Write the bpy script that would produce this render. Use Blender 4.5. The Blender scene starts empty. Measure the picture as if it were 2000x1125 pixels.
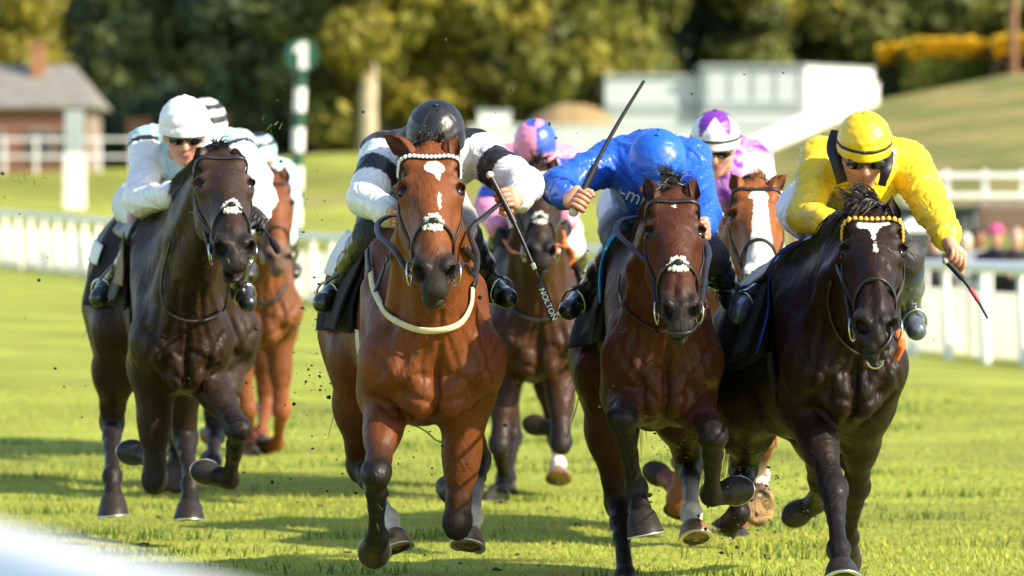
import bpy, math, random
import numpy as np
from mathutils import Vector, Matrix

random.seed(7)
rng = np.random.default_rng(11)
scene = bpy.context.scene
COL = scene.collection
R_ = math.radians

# ------------------------------------------------------------------ camera
FPX = 9900.0            # focal length in pixels of a 2000 px wide frame
CAM_Z = 1.42
PITCH = math.atan2(162.5, FPX)
cam_data = bpy.data.cameras.new('camera')
cam_data.sensor_width = 36.0
cam_data.lens = 36.0 * FPX / 2000.0
cam_data.clip_start = 0.2
cam_data.clip_end = 3000.0
cam_data.dof.use_dof = True
cam_data.dof.focus_distance = 17.6
cam_data.dof.aperture_fstop = 3.8
cam_data.dof.aperture_blades = 9
cam = bpy.data.objects.new('camera', cam_data)
COL.objects.link(cam)
cam.location = (0.0, 0.0, CAM_Z)
cam.rotation_euler = (math.pi / 2 - PITCH, 0.0, 0.0)
scene.camera = cam

# ------------------------------------------------------------------ light
SUN_EL, SUN_AZ = 35.0, 62.0      # azimuth measured from the viewing line's reverse (towards the camera) to the right
sun_vec = np.array([math.cos(R_(SUN_EL)) * math.sin(R_(SUN_AZ)), -math.cos(R_(SUN_EL)) * math.cos(R_(SUN_AZ)), math.sin(R_(SUN_EL))])
world = bpy.data.worlds.new('World')
scene.world = world
world.use_nodes = True
wn = world.node_tree
bg = wn.nodes['Background']
sky = wn.nodes.new('ShaderNodeTexSky')
sky.sky_type = 'NISHITA'
sky.sun_disc = False
sky.sun_elevation = R_(SUN_EL)
sky.sun_rotation = math.atan2(sun_vec[0], sun_vec[1])
wn.links.new(sky.outputs[0], bg.inputs[0])
bg.inputs[1].default_value = 0.15
sl = bpy.data.lights.new('sun', 'SUN')
sl.energy = 4.9
sl.angle = R_(0.6)
sl.color = (1.0, 0.88, 0.68)
so = bpy.data.objects.new('sun', sl)
COL.objects.link(so)
so.rotation_euler = Vector(sun_vec).to_track_quat('Z', 'Y').to_euler()
so.location = (30, -30, 40)

scene.view_settings.view_transform = 'Standard'
scene.view_settings.look = 'None'
scene.view_settings.exposure = 0.90
scene.view_settings.gamma = 1.0
scene.view_settings.use_curve_mapping = False
try:
    scene.cycles.use_denoising = True
    scene.cycles.max_bounces = 6
    scene.cycles.caustics_reflective = False
    scene.cycles.caustics_refractive = False
except Exception:
    pass

# ------------------------------------------------------------------ picture <-> place
_fw = np.array([0, math.cos(PITCH), -math.sin(PITCH)])
_up = np.array([0, math.sin(PITCH), math.cos(PITCH)])
_cam = np.array([0.0, 0.0, CAM_Z])
def ray(px, py):
    r = _fw + np.array([(px - 1000.0) / FPX, 0, 0]) + _up * ((562.5 - py) / FPX)
    return r / r[1]
def P(px, py, d):
    """the point of the place seen at that pixel, d metres up the course"""
    return _cam + ray(px, py) * d
def solve(prev, pix, L, sign):
    d = prev[1]
    for _ in range(4):
        p = P(pix[0], pix[1], d)
        q = (p[0] - prev[0]) ** 2 + (p[2] - prev[2]) ** 2
        d = prev[1] + sign * math.sqrt(max(L * L - q, 0.0))
    return P(pix[0], pix[1], d)

def nrm(v):
    v = np.asarray(v, float)
    return v / max(np.linalg.norm(v), 1e-9)
def lerp(a, b, t): return a + (b - a) * t
def sstep(a, b, x):
    t = np.clip((x - a) / (b - a), 0, 1)
    return t * t * (3 - 2 * t)

# ------------------------------------------------------------------ objects
def tag(o, label=None, cat=None, group=None, kind=None):
    if label: o['label'] = label
    if cat: o['category'] = cat
    if group: o['group'] = group
    if kind: o['kind'] = kind
    return o
def empty(name, loc, label=None, cat=None, group=None):
    o = bpy.data.objects.new(name, None)
    o.empty_display_size = 0.2
    COL.objects.link(o)
    o.location = tuple(loc)
    return tag(o, label, cat, group)
def link_mesh(name, me, m, parent=None):
    """mesh given in place coordinates; under a parent it is moved to the parent's own frame (parents are never turned)"""
    if parent is not None:
        off = Vector((0, 0, 0)); q = parent
        while q is not None: off += q.location; q = q.parent
        me.transform(Matrix.Translation(-off))
    if m is not None:
        for x in (m if isinstance(m, (list, tuple)) else [m]):
            me.materials.append(x)
    o = bpy.data.objects.new(name, me)
    COL.objects.link(o)
    if parent is not None: o.parent = parent
    return o
def np_mesh(name, v, f, m, parent=None, col=None, smooth=True, mi=None):
    """v (N,3), f (M,k) arrays -> one mesh object"""
    v = np.asarray(v, np.float32); f = np.asarray(f, np.int32)
    me = bpy.data.meshes.new(name)
    k = f.shape[1]
    me.vertices.add(len(v)); me.vertices.foreach_set('co', v.ravel())
    me.loops.add(f.size); me.loops.foreach_set('vertex_index', f.ravel())
    me.polygons.add(len(f))
    me.polygons.foreach_set('loop_start', np.arange(0, f.size, k, dtype=np.int32))
    me.polygons.foreach_set('loop_total', np.full(len(f), k, np.int32))
    me.polygons.foreach_set('use_smooth', np.full(len(f), smooth, bool))
    if mi is not None: me.polygons.foreach_set('material_index', np.asarray(mi, np.int32))
    me.update(calc_edges=True)
    if col is not None:
        a = me.attributes.new('Col', 'FLOAT_COLOR', 'POINT')
        c = np.ones((len(v), 4), np.float32); c[:, :3] = col
        a.data.foreach_set('color', c.ravel())
    return link_mesh(name, me, m, parent)

class MB:
    """collects simple solids; build() links them as ONE mesh object"""
    def __init__(s): s.v = []; s.f = []; s.sm = []; s.mi = []
    def add(s, v, f, smooth=False, mi=0):
        n = len(s.v)
        s.v += [tuple(map(float, x)) for x in v]
        for q in f:
            s.f.append(tuple(i + n for i in q)); s.sm.append(smooth); s.mi.append(mi)
        return s
    def box(s, c, size, rot=0.0, bev=0.0, mi=0):
        hx, hy, hz = [x / 2 for x in size]
        cs, sn = math.cos(rot), math.sin(rot)
        if bev <= 0:
            pts = [(x, y, z) for z in (-hz, hz) for y in (-hy, hy) for x in (-hx, hx)]
            fs = [(0, 2, 3, 1), (4, 5, 7, 6), (0, 1, 5, 4), (2, 6, 7, 3), (0, 4, 6, 2), (1, 3, 7, 5)]
        else:
            b = bev
            pts = []
            for z, i in ((-hz, b), (-hz + b, 0), (hz - b, 0), (hz, b)):
                pts += [(-hx + i, -hy + i, z), (hx - i, -hy + i, z), (hx - i, hy - i, z), (-hx + i, hy - i, z)]
            fs = [(3, 2, 1, 0), (12, 13, 14, 15)]
            for r in range(3):
                for k in range(4):
                    fs.append((r * 4 + k, r * 4 + (k + 1) % 4, r * 4 + 4 + (k + 1) % 4, r * 4 + 4 + k))
        return s.add([(c[0] + x * cs - y * sn, c[1] + x * sn + y * cs, c[2] + z) for x, y, z in pts], fs, mi=mi)
    def tube(s, pts, rad, seg=10, caps=True, mi=0, flat=None):
        pts = [np.asarray(p, float) for p in pts]
        n = len(pts)
        rad = [rad] * n if not hasattr(rad, '__len__') else rad
        T = [nrm(pts[min(i + 1, n - 1)] - pts[max(i - 1, 0)]) for i in range(n)]
        a = np.array([0, 0, 1.0]) if abs(T[0][2]) < .9 else np.array([1.0, 0, 0])
        v = []
        for i in range(n):
            a = nrm(a - T[i] * np.dot(a, T[i])); b = np.cross(T[i], a)
            for k in range(seg):
                t = 2 * math.pi * k / seg
                v.append(pts[i] + (a * math.cos(t) + b * math.sin(t)) * rad[i])
        f = [(i * seg + k, i * seg + (k + 1) % seg, (i + 1) * seg + (k + 1) % seg, (i + 1) * seg + k) for i in range(n - 1) for k in range(seg)]
        s.add(v, f, True, mi)
        if caps:
            s.add(v[:seg], [tuple(range(seg - 1, -1, -1))], False, mi)
            s.add(v[-seg:], [tuple(range(seg))], False, mi)
        return s
    def ribbon(s, pts, nor, w, th, mi=0):
        pts = [np.asarray(p, float) for p in pts]; n = len(pts)
        w = [w] * n if not hasattr(w, '__len__') else w
        v = []
        for i in range(n):
            t = nrm(pts[min(i + 1, n - 1)] - pts[max(i - 1, 0)])
            nn = nrm(nor[i] - t * np.dot(nor[i], t)); b = np.cross(t, nn)
            h = w[i] / 2
            v += [pts[i] - b * h, pts[i] - b * h * .8 + nn * th, pts[i] + b * h * .8 + nn * th, pts[i] + b * h, pts[i] - nn * th * .3]
        f = [(i * 5 + k, i * 5 + (k + 1) % 5, i * 5 + 5 + (k + 1) % 5, i * 5 + 5 + k) for i in range(n - 1) for k in range(5)]
        f += [(4, 3, 2, 1, 0), tuple(range(n * 5 - 5, n * 5))]
        return s.add(v, f, True, mi)
    def ball(s, c, r, nu=14, nv=9, R=None, mi=0, jit=0.0):
        r = np.array([r] * 3 if not hasattr(r, '__len__') else r, float)
        v = []
        for j in range(nv + 1):
            for i in range(nu):
                th, ph = math.pi * j / nv, 2 * math.pi * i / nu
                p = np.array([math.sin(th) * math.cos(ph), math.sin(th) * math.sin(ph), math.cos(th)]) * r
                if jit: p *= 1 + jit * (random.random() - .5)
                if R is not None: p = R @ p
                v.append(p + c)
        f = [(j * nu + i, j * nu + (i + 1) % nu, j * nu + nu + (i + 1) % nu, j * nu + nu + i) for j in range(nv) for i in range(nu)]
        return s.add(v, f, True, mi)
    def build(s, name, m, parent=None):
        me = bpy.data.meshes.new(name)
        me.from_pydata(s.v, [], s.f)
        me.polygons.foreach_set('use_smooth', s.sm)
        me.polygons.foreach_set('material_index', s.mi)
        return link_mesh(name, me, m, parent)

def catmull(pts, n=8):
    p = [np.asarray(x, float) for x in pts]
    p = [2 * p[0] - p[1]] + p + [2 * p[-1] - p[-2]]
    out = []
    for i in range(1, len(p) - 2):
        for k in range(n):
            t = k / n
            out.append(.5 * (2 * p[i] + (p[i + 1] - p[i - 1]) * t + (2 * p[i - 1] - 5 * p[i] + 4 * p[i + 1] - p[i + 2]) * t * t + (3 * p[i] - p[i - 1] - 3 * p[i + 1] + p[i + 2]) * t ** 3))
    out.append(p[-2])
    return out

# ------------------------------------------------------------------ materials
def _bsdf(m):
    m.use_nodes = True
    return m.node_tree, m.node_tree.nodes['Principled BSDF']
def mat(name, color, rough=.6, spec=.5, metal=0.0, var=.15, vscale=8.0, bump=0.0, bscale=60.0, bdist=.004, attr=False,
        coat=0.0, sheen=0.0, hue2=None, stretch=None, emit=None, detail=5.0, translucent=0.0):
    """procedural material: base colour (or the 'Col' attribute) broken up by noise, noise bump"""
    m = bpy.data.materials.new(name)
    nt, b = _bsdf(m)
    N, Lk = nt.nodes, nt.links
    tc = N.new('ShaderNodeTexCoord')
    src = tc.outputs['Object']
    mp = N.new('ShaderNodeMapping'); Lk.new(src, mp.inputs[0])
    if stretch: mp.inputs['Scale'].default_value = stretch
    nz = N.new('ShaderNodeTexNoise'); nz.inputs['Scale'].default_value = vscale; nz.inputs['Detail'].default_value = detail
    Lk.new(mp.outputs[0], nz.inputs[0])
    mr = N.new('ShaderNodeMapRange')
    mr.inputs[1].default_value = .3; mr.inputs[2].default_value = .7
    mr.inputs[3].default_value = 1 - var; mr.inputs[4].default_value = 1 + var
    Lk.new(nz.outputs['Fac'], mr.inputs[0])
    mul = N.new('ShaderNodeVectorMath'); mul.operation = 'SCALE'
    if attr:
        at = N.new('ShaderNodeAttribute'); at.attribute_name = 'Col'
        Lk.new(at.outputs['Color'], mul.inputs[0])
    elif hue2 is not None:
        mx = N.new('ShaderNodeMix'); mx.data_type = 'RGBA'
        mx.inputs[6].default_value = (*color, 1); mx.inputs[7].default_value = (*hue2, 1)
        nz2 = N.new('ShaderNodeTexNoise'); nz2.inputs['Scale'].default_value = vscale * .37; nz2.inputs['Detail'].default_value = 4
        Lk.new(mp.outputs[0], nz2.inputs[0])
        m2 = N.new('ShaderNodeMapRange'); m2.inputs[1].default_value = .38; m2.inputs[2].default_value = .62
        Lk.new(nz2.outputs['Fac'], m2.inputs[0]); Lk.new(m2.outputs[0], mx.inputs[0])
        Lk.new(mx.outputs[2], mul.inputs[0])
    else:
        mul.inputs[0].default_value = color
    Lk.new(mr.outputs[0], mul.inputs['Scale'])
    Lk.new(mul.outputs[0], b.inputs['Base Color'])
    b.inputs['Roughness'].default_value = rough
    b.inputs['Specular IOR Level'].default_value = spec
    b.inputs['Metallic'].default_value = metal
    b.inputs['Coat Weight'].default_value = coat
    b.inputs['Coat Roughness'].default_value = .3
    if sheen: b.inputs['Sheen Weight'].default_value = sheen
    if translucent:
        tr = N.new('ShaderNodeBsdfTranslucent'); Lk.new(mul.outputs[0], tr.inputs[0])
        ms = N.new('ShaderNodeMixShader'); ms.inputs[0].default_value = translucent
        Lk.new(b.outputs[0], ms.inputs[1]); Lk.new(tr.outputs[0], ms.inputs[2])
        Lk.new(ms.outputs[0], N['Material Output'].inputs[0])
    if bump:
        n3 = N.new('ShaderNodeTexNoise'); n3.inputs['Scale'].default_value = bscale; n3.inputs['Detail'].default_value = 4
        Lk.new(mp.outputs[0], n3.inputs[0])
        bp = N.new('ShaderNodeBump'); bp.inputs['Strength'].default_value = bump; bp.inputs['Distance'].default_value = bdist
        Lk.new(n3.outputs['Fac'], bp.inputs['Height']); Lk.new(bp.outputs[0], b.inputs['Normal'])
    return m
def silk_mat(name, rough=.34, bump=.9, scale=9.0, dist=.02, stretch=(1, 1, 1)):
    """satin cloth: colour from 'Col', creases from warped, ridged noise"""
    m = bpy.data.materials.new(name)
    nt, b = _bsdf(m); N, Lk = nt.nodes, nt.links
    at = N.new('ShaderNodeAttribute'); at.attribute_name = 'Col'
    tc = N.new('ShaderNodeTexCoord')
    mp = N.new('ShaderNodeMapping'); mp.inputs['Scale'].default_value = stretch; Lk.new(tc.outputs['Object'], mp.inputs[0])
    w = N.new('ShaderNodeTexNoise'); w.inputs['Scale'].default_value = scale; w.inputs['Detail'].default_value = 2.5
    w.inputs['Distortion'].default_value = 1.6; Lk.new(mp.outputs[0], w.inputs[0])
    s1 = N.new('ShaderNodeMath'); s1.operation = 'SUBTRACT'; s1.inputs[1].default_value = .5; Lk.new(w.outputs['Fac'], s1.inputs[0])
    s2 = N.new('ShaderNodeMath'); s2.operation = 'ABSOLUTE'; Lk.new(s1.outputs[0], s2.inputs[0])
    s3 = N.new('ShaderNodeMath'); s3.operation = 'POWER'; s3.inputs[1].default_value = .6; Lk.new(s2.outputs[0], s3.inputs[0])
    bp = N.new('ShaderNodeBump'); bp.inputs['Strength'].default_value = bump; bp.inputs['Distance'].default_value = dist
    Lk.new(s3.outputs[0], bp.inputs['Height']); Lk.new(bp.outputs[0], b.inputs['Normal'])
    nz = N.new('ShaderNodeTexNoise'); nz.inputs['Scale'].default_value = 30; Lk.new(mp.outputs[0], nz.inputs[0])
    mr = N.new('ShaderNodeMapRange'); mr.inputs[3].default_value = .85; mr.inputs[4].default_value = 1.1; Lk.new(nz.outputs['Fac'], mr.inputs[0])
    mul = N.new('ShaderNodeVectorMath'); mul.operation = 'SCALE'
    Lk.new(at.outputs['Color'], mul.inputs[0]); Lk.new(mr.outputs[0], mul.inputs['Scale'])
    Lk.new(mul.outputs[0], b.inputs['Base Color'])
    b.inputs['Roughness'].default_value = rough
    b.inputs['Specular IOR Level'].default_value = .6
    b.inputs['Sheen Weight'].default_value = .03
    return m

# ------------------------------------------------------------------ implicit surfaces: rounded cones and ellipsoids blended into ONE continuous skin
def frame_from(u, v):
    u = nrm(u); v = nrm(np.asarray(v) - u * np.dot(u, v)); return np.stack([u, v, np.cross(u, v)], 0)   # rows
class Field:
    def __init__(s, h): s.h = h; s.pr = []
    def cone(s, a, b, ra, rb, k=.04, col=None, op=1, flat=None, cw=1.0):
        """flat=(axis, factor): the section is thinned along the axis"""
        s.pr.append(('c', np.asarray(a, float), np.asarray(b, float), ra, rb, k, col, op, flat, cw)); return s
    def ell(s, c, r, R=None, k=.04, col=None, op=1, cw=1.0):
        s.pr.append(('e', np.asarray(c, float), np.asarray(r, float), R, None, k, col, op, None, cw)); return s
    @staticmethod
    def dist(p, q):
        if p[0] == 'c':
            _, a, b, ra, rb = p[:5]
            pa = [q[i] - a[i] for i in range(3)]
            if p[8] is not None:
                n, fac = p[8]; n = nrm(n)
                g = (pa[0] * n[0] + pa[1] * n[1] + pa[2] * n[2]) * (1 / fac - 1)
                pa = [pa[i] + n[i] * g for i in range(3)]
            ba = b - a; L2 = max(float(ba @ ba), 1e-12)
            t = np.clip((pa[0] * ba[0] + pa[1] * ba[1] + pa[2] * ba[2]) / L2, 0, 1)
            return np.sqrt((pa[0] - t * ba[0]) ** 2 + (pa[1] - t * ba[1]) ** 2 + (pa[2] - t * ba[2]) ** 2) - (ra + (rb - ra) * t)
        _, c, r, R = p[:4]
        pa = [q[i] - c[i] for i in range(3)]
        if R is not None:
            pa = [R[j][0] * pa[0] + R[j][1] * pa[1] + R[j][2] * pa[2] for j in range(3)]
        k0 = np.sqrt((pa[0] / r[0]) ** 2 + (pa[1] / r[1]) ** 2 + (pa[2] / r[2]) ** 2)
        k1 = np.sqrt((pa[0] / r[0] ** 2) ** 2 + (pa[1] / r[1] ** 2) ** 2 + (pa[2] / r[2] ** 2) ** 2) + 1e-9
        return np.where(k0 < .02, -min(r), k0 * (k0 - 1) / k1)
    @staticmethod
    def bounds(p):
        if p[0] == 'c':
            m = max(p[3], p[4]) * (1 if p[8] is None or p[8][1] <= 1 else p[8][1])
            return np.minimum(p[1], p[2]) - m, np.maximum(p[1], p[2]) + m
        if p[3] is None: return p[1] - p[2], p[1] + p[2]
        e = np.sqrt(((np.asarray(p[3]) * p[2][:, None]) ** 2).sum(0)); return p[1] - e, p[1] + e
    def mesh(s):
        h = s.h
        bb = [s.bounds(p) for p in s.pr if p[7] > 0]
        lo = np.min([b[0] for b in bb], 0) - .05; hi = np.max([b[1] for b in bb], 0) + .05
        n = np.ceil((hi - lo) / h).astype(int) + 1
        s.lo, s.n = lo, n
        d = np.full(n, .12, np.float32)
        ax = [(lo[i] + h * np.arange(n[i])).astype(np.float32) for i in range(3)]
        for p in s.pr:
            k = p[5]
            b0, b1 = s.bounds(p); mg = max(.045, k)
            i0 = np.clip(np.floor((b0 - mg - lo) / h).astype(int), 0, n); i1 = np.clip(np.ceil((b1 + mg - lo) / h).astype(int) + 1, 0, n)
            if np.any(i1 <= i0): continue
            sl = tuple(slice(i0[j], i1[j]) for j in range(3))
            q = (ax[0][sl[0]][:, None, None], ax[1][sl[1]][None, :, None], ax[2][sl[2]][None, None, :])
            e = s.dist(p, q).astype(np.float32); g = d[sl]
            if p[7] > 0:
                hh = np.maximum(k - np.abs(g - e), 0) / k
                d[sl] = np.minimum(g, e) - hh * hh * k * .25
            else:
                hh = np.maximum(k - np.abs(g + e), 0) / k
                d[sl] = np.maximum(g, -e) + hh * hh * k * .25
        s.d = d
        # surface nets
        ins = d < 0
        c = [ins[a:n[0] - 1 + a, b:n[1] - 1 + b, e:n[2] - 1 + e] for a in (0, 1) for b in (0, 1) for e in (0, 1)]
        cnt = sum(x.astype(np.int8) for x in c)
        act = np.argwhere((cnt > 0) & (cnt < 8))
        offs = np.array([(a, b, e) for a in (0, 1) for b in (0, 1) for e in (0, 1)])
        val = np.stack([d[act[:, 0] + o[0], act[:, 1] + o[1], act[:, 2] + o[2]] for o in offs], 1)
        acc = np.zeros((len(act), 3)); w = np.zeros(len(act))
        for a in range(8):
            for b in range(a + 1, 8):
                df = offs[b] - offs[a]
                if np.abs(df).sum() != 1: continue
                va, vb = val[:, a], val[:, b]
                x = (va < 0) != (vb < 0)
                t = np.where(x, va / np.where(x, va - vb, 1), 0)
                acc += np.where(x, 1, 0)[:, None] * (offs[a] + t[:, None] * df); w += x
        V = lo + (act + acc / w[:, None]) * h
        idx = np.full(n - 1, -1, np.int32); idx[act[:, 0], act[:, 1], act[:, 2]] = np.arange(len(act))
        F = []
        for axis in range(3):
            o1, o2 = [(1, 2), (2, 0), (0, 1)][axis]
            sa = [slice(1, n[i] - 1) for i in range(3)]; sa[axis] = slice(0, n[axis] - 1)
            sb = list(sa); sb[axis] = slice(1, n[axis])
            A, B = ins[tuple(sa)], ins[tuple(sb)]
            e = np.argwhere(A != B)
            if not len(e): continue
            flip = ~A[e[:, 0], e[:, 1], e[:, 2]]
            base = e + np.array([0 if i == axis else 1 for i in range(3)])
            def cell(x, y):
                b = base.copy(); b[:, o1] -= x; b[:, o2] -= y
                return idx[b[:, 0], b[:, 1], b[:, 2]]
            q = np.stack([cell(1, 1), cell(0, 1), cell(0, 0), cell(1, 0)], 1)
            q[flip] = q[flip][:, ::-1]
            F.append(q)
        F = np.concatenate(F)
        F = F[(F >= 0).all(1)]
        return V, F
    def relax(s, V, F, it=1):
        for _ in range(it):
            a = np.zeros_like(V); w = np.zeros(len(V))
            for i in range(4):
                j = F[:, (i + 1) % 4]
                for x in range(3): a[:, x] += np.bincount(F[:, i], V[j, x], len(V))
                w += np.bincount(F[:, i], minlength=len(V))
            V = V * .45 + a / np.maximum(w, 1)[:, None] * .55
        return V
    def colors(s, V, tau=.012):
        acc = np.zeros((len(V), 3)); W = np.full(len(V), 1e-9)
        q = (V[:, 0], V[:, 1], V[:, 2])
        for p in s.pr:
            if p[6] is None: continue
            b0, b1 = s.bounds(p)
            m = np.all((V > b0 - .05) & (V < b1 + .05), 1)
            if not m.any(): continue
            dd = s.dist(p, tuple(x[m] for x in q))
            if p[7] < 0: dd = np.abs(dd)
            w = np.exp(-np.clip(dd, -.02, .2) / tau) * p[9]
            acc[m] += w[:, None] * np.asarray(p[6]); W[m] += w
        return acc / W[:, None]
    def sample(s, p):
        g = (np.asarray(p) - s.lo) / s.h
        g = np.clip(g, 0, s.n - 1.001); i = g.astype(int); f = g - i; r = 0
        for a in (0, 1):
            for b in (0, 1):
                for c in (0, 1):
                    w = (f[..., 0] if a else 1 - f[..., 0]) * (f[..., 1] if b else 1 - f[..., 1]) * (f[..., 2] if c else 1 - f[..., 2])
                    r = r + w * s.d[i[..., 0] + a, i[..., 1] + b, i[..., 2] + c]
        return r
    def grad(s, p, e=None):
        e = e or s.h * 1.5; p = np.asarray(p, float)
        g = np.stack([s.sample(p + np.eye(3)[i] * e) - s.sample(p - np.eye(3)[i] * e) for i in range(3)], -1)
        return g / np.maximum(np.linalg.norm(g, axis=-1, keepdims=True), 1e-6)
    def cast(s, a, b, n=160):
        """first point from a towards b inside the skin (None if there is none)"""
        a = np.asarray(a, float); b = np.asarray(b, float)
        t = np.linspace(0, 1, n); q = a + (b - a) * t[:, None]
        inb = np.all((q > s.lo) & (q < s.lo + (s.n - 1) * s.h), 1)
        v = np.where(inb, s.sample(q), 1)
        j = np.argmax(v < 0)
        if v[j] >= 0: return None
        if j == 0: return q[0]
        f = v[j - 1] / (v[j - 1] - v[j]) if v[j - 1] < .11 else .9
        return q[j - 1] + (q[j] - q[j - 1]) * f
# ================================================================== THE PLACE
def px_of(x, y): return 1000.0 + FPX * x / y
RAIL = [(-17.6, 124.5), (-10.6, 105.0), (5.95, 59.0), (12.0, 42.2)]
def rail_y(x): return np.interp(x, [p[0] for p in RAIL], [p[1] for p in RAIL])
def rail_z(x): return np.interp(x, [-14, -10.6, -3.74, 4.9, 6.0, 20], [.22, .12, -.24, -.43, -.47, -.6])
def ground_z(x, y):
    x = np.asarray(x, float); y = np.asarray(y, float)
    ry = rail_y(x); rz = rail_z(x)
    near = rz * sstep(36, 1, (y * 0 + 1)) if False else rz * sstep(0, 1, np.clip((y - 34) / np.maximum(ry - 34, 6), 0, 1))
    px = px_of(x, np.maximum(y, 30))
    top = np.interp(px, [-900, 0, 300, 650, 950, 1300, 1480, 1700, 2000, 2600], [2.3, 2.6, 2.75, 3.45, 3.35, 3.3, 4.0, 5.5, 6.7, 7.6])
    k = np.clip((y - ry) / (200.0 - ry), 0, 1.6)
    far = rz + (top - rz) * np.where(k < 1, np.maximum(k, 0) ** np.interp(px, [1300, 1600], [1.15, 1.45]), 1 + (k - 1) * .35)
    return np.where(y < ry, near, far)
def gz(x, y): return float(ground_z(x, y))
def G(px, d):
    """ground point under that picture column, d metres up the course"""
    x = (px - 1000.0) / FPX * d
    return np.array([x, d, gz(x, d)])
def Zat(py, d): return CAM_Z + (400.0 - py) * d / FPX

def turf_mat():
    m = bpy.data.materials.new('turf'); nt, b = _bsdf(m); N, Lk = nt.nodes, nt.links
    at = N.new('ShaderNodeAttribute'); at.attribute_name = 'Col'
    tc = N.new('ShaderNodeTexCoord')
    def nz(scale, stretch=(1, 1, 1), det=4):
        mp = N.new('ShaderNodeMapping'); mp.inputs['Scale'].default_value = stretch; Lk.new(tc.outputs['Object'], mp.inputs[0])
        n = N.new('ShaderNodeTexNoise'); n.inputs['Scale'].default_value = scale; n.inputs['Detail'].default_value = det; Lk.new(mp.outputs[0], n.inputs[0]); return n.outputs['Fac']
    def mr(f, lo, hi, a=.3, c=.7):
        r = N.new('ShaderNodeMapRange'); r.inputs[1].default_value = a; r.inputs[2].default_value = c; r.inputs[3].default_value = lo; r.inputs[4].default_value = hi; Lk.new(f, r.inputs[0]); return r.outputs[0]
    def mu(a, c):
        x = N.new('ShaderNodeMath'); x.operation = 'MULTIPLY'; Lk.new(a, x.inputs[0]); Lk.new(c, x.inputs[1]); return x.outputs[0]
    f = mu(mu(mr(nz(.55, (1, .6, 1)), .78, 1.22), mr(nz(3.2, (.5, 1, 1)), .80, 1.18)), mr(nz(40), .72, 1.25))
    s = N.new('ShaderNodeVectorMath'); s.operation = 'SCALE'; Lk.new(at.outputs['Color'], s.inputs[0]); Lk.new(f, s.inputs['Scale'])
    Lk.new(s.outputs[0], b.inputs['Base Color'])
    b.inputs['Roughness'].default_value = .85; b.inputs['Specular IOR Level'].default_value = .15
    bp = N.new('ShaderNodeBump'); bp.inputs['Strength'].default_value = .8; bp.inputs['Distance'].default_value = .04
    Lk.new(nz(28), bp.inputs['Height']); Lk.new(bp.outputs[0], b.inputs['Normal'])
    return m
TURF = turf_mat()
GRN = np.array((.285, .325, .048)); GRN2 = np.array((.26, .28, .042)); DRY = np.array((.33, .27, .085)); DRYG = np.array((.15, .18, .045))
def build_ground():
    ys = np.concatenate([np.linspace(-20, 12, 9), np.linspace(13, 60, 95), np.linspace(60.5, 130, 110), np.linspace(131, 240, 60), np.array([260, 300, 360, 450, 700, 1200, 2400])])
    t = np.linspace(-1, 1, 150); 
    V = []; C = []
    for y in ys:
        w = max(12, abs(y) * .34 + 8) if y < 260 else y * 1.2
        xs = t * w
        z = ground_z(xs, np.full_like(xs, y)) if y > 0 else np.zeros_like(xs)
        px = px_of(xs, max(y, 20))
        for x, zz, p in zip(xs, z, px):
            V.append((x, y, zz))
            c = GRN * (1 + .10 * math.sin(y * 1.05 + x * .05))
            if y > rail_y(x):
                c = GRN2 * (1.05 + .2 * math.sin(y * .11 + x * .2))
                b = float(sstep(1380, 1520, p)) * float(sstep(84, 112, y)) 
                n = .5 + .5 * math.sin(x * .9 + y * .21 + 2 * math.sin(x * .37 - y * .13)); n = max(n, .95 * math.exp(-((y - 120 - (x - 10) * 4.2) / 7.0) ** 2))
                c = lerp(c, lerp(DRY, DRYG, n * .75), b)
                pth = math.exp(-((y - 150 - x * .3) / 5.0) ** 2) * float(sstep(1250, 1000, p) if False else (1 if 520 < p < 1250 else 0))
                c = lerp(c, np.array((.30, .22, .12)), .55 * pth)
                c = lerp(c, np.array((.20, .15, .07)), .45 * math.exp(-((y - rail_y(x) - 8) / 1.8) ** 2))
            C.append(c)
    n = len(t)
    F = [(i * n + j, i * n + j + 1, (i + 1) * n + j + 1, (i + 1) * n + j) for i in range(len(ys) - 1) for j in range(n - 1)]
    o = np_mesh('ground', np.array(V), np.array(F), TURF, None, np.array(C)); o['kind'] = 'structure'
build_ground()

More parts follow.
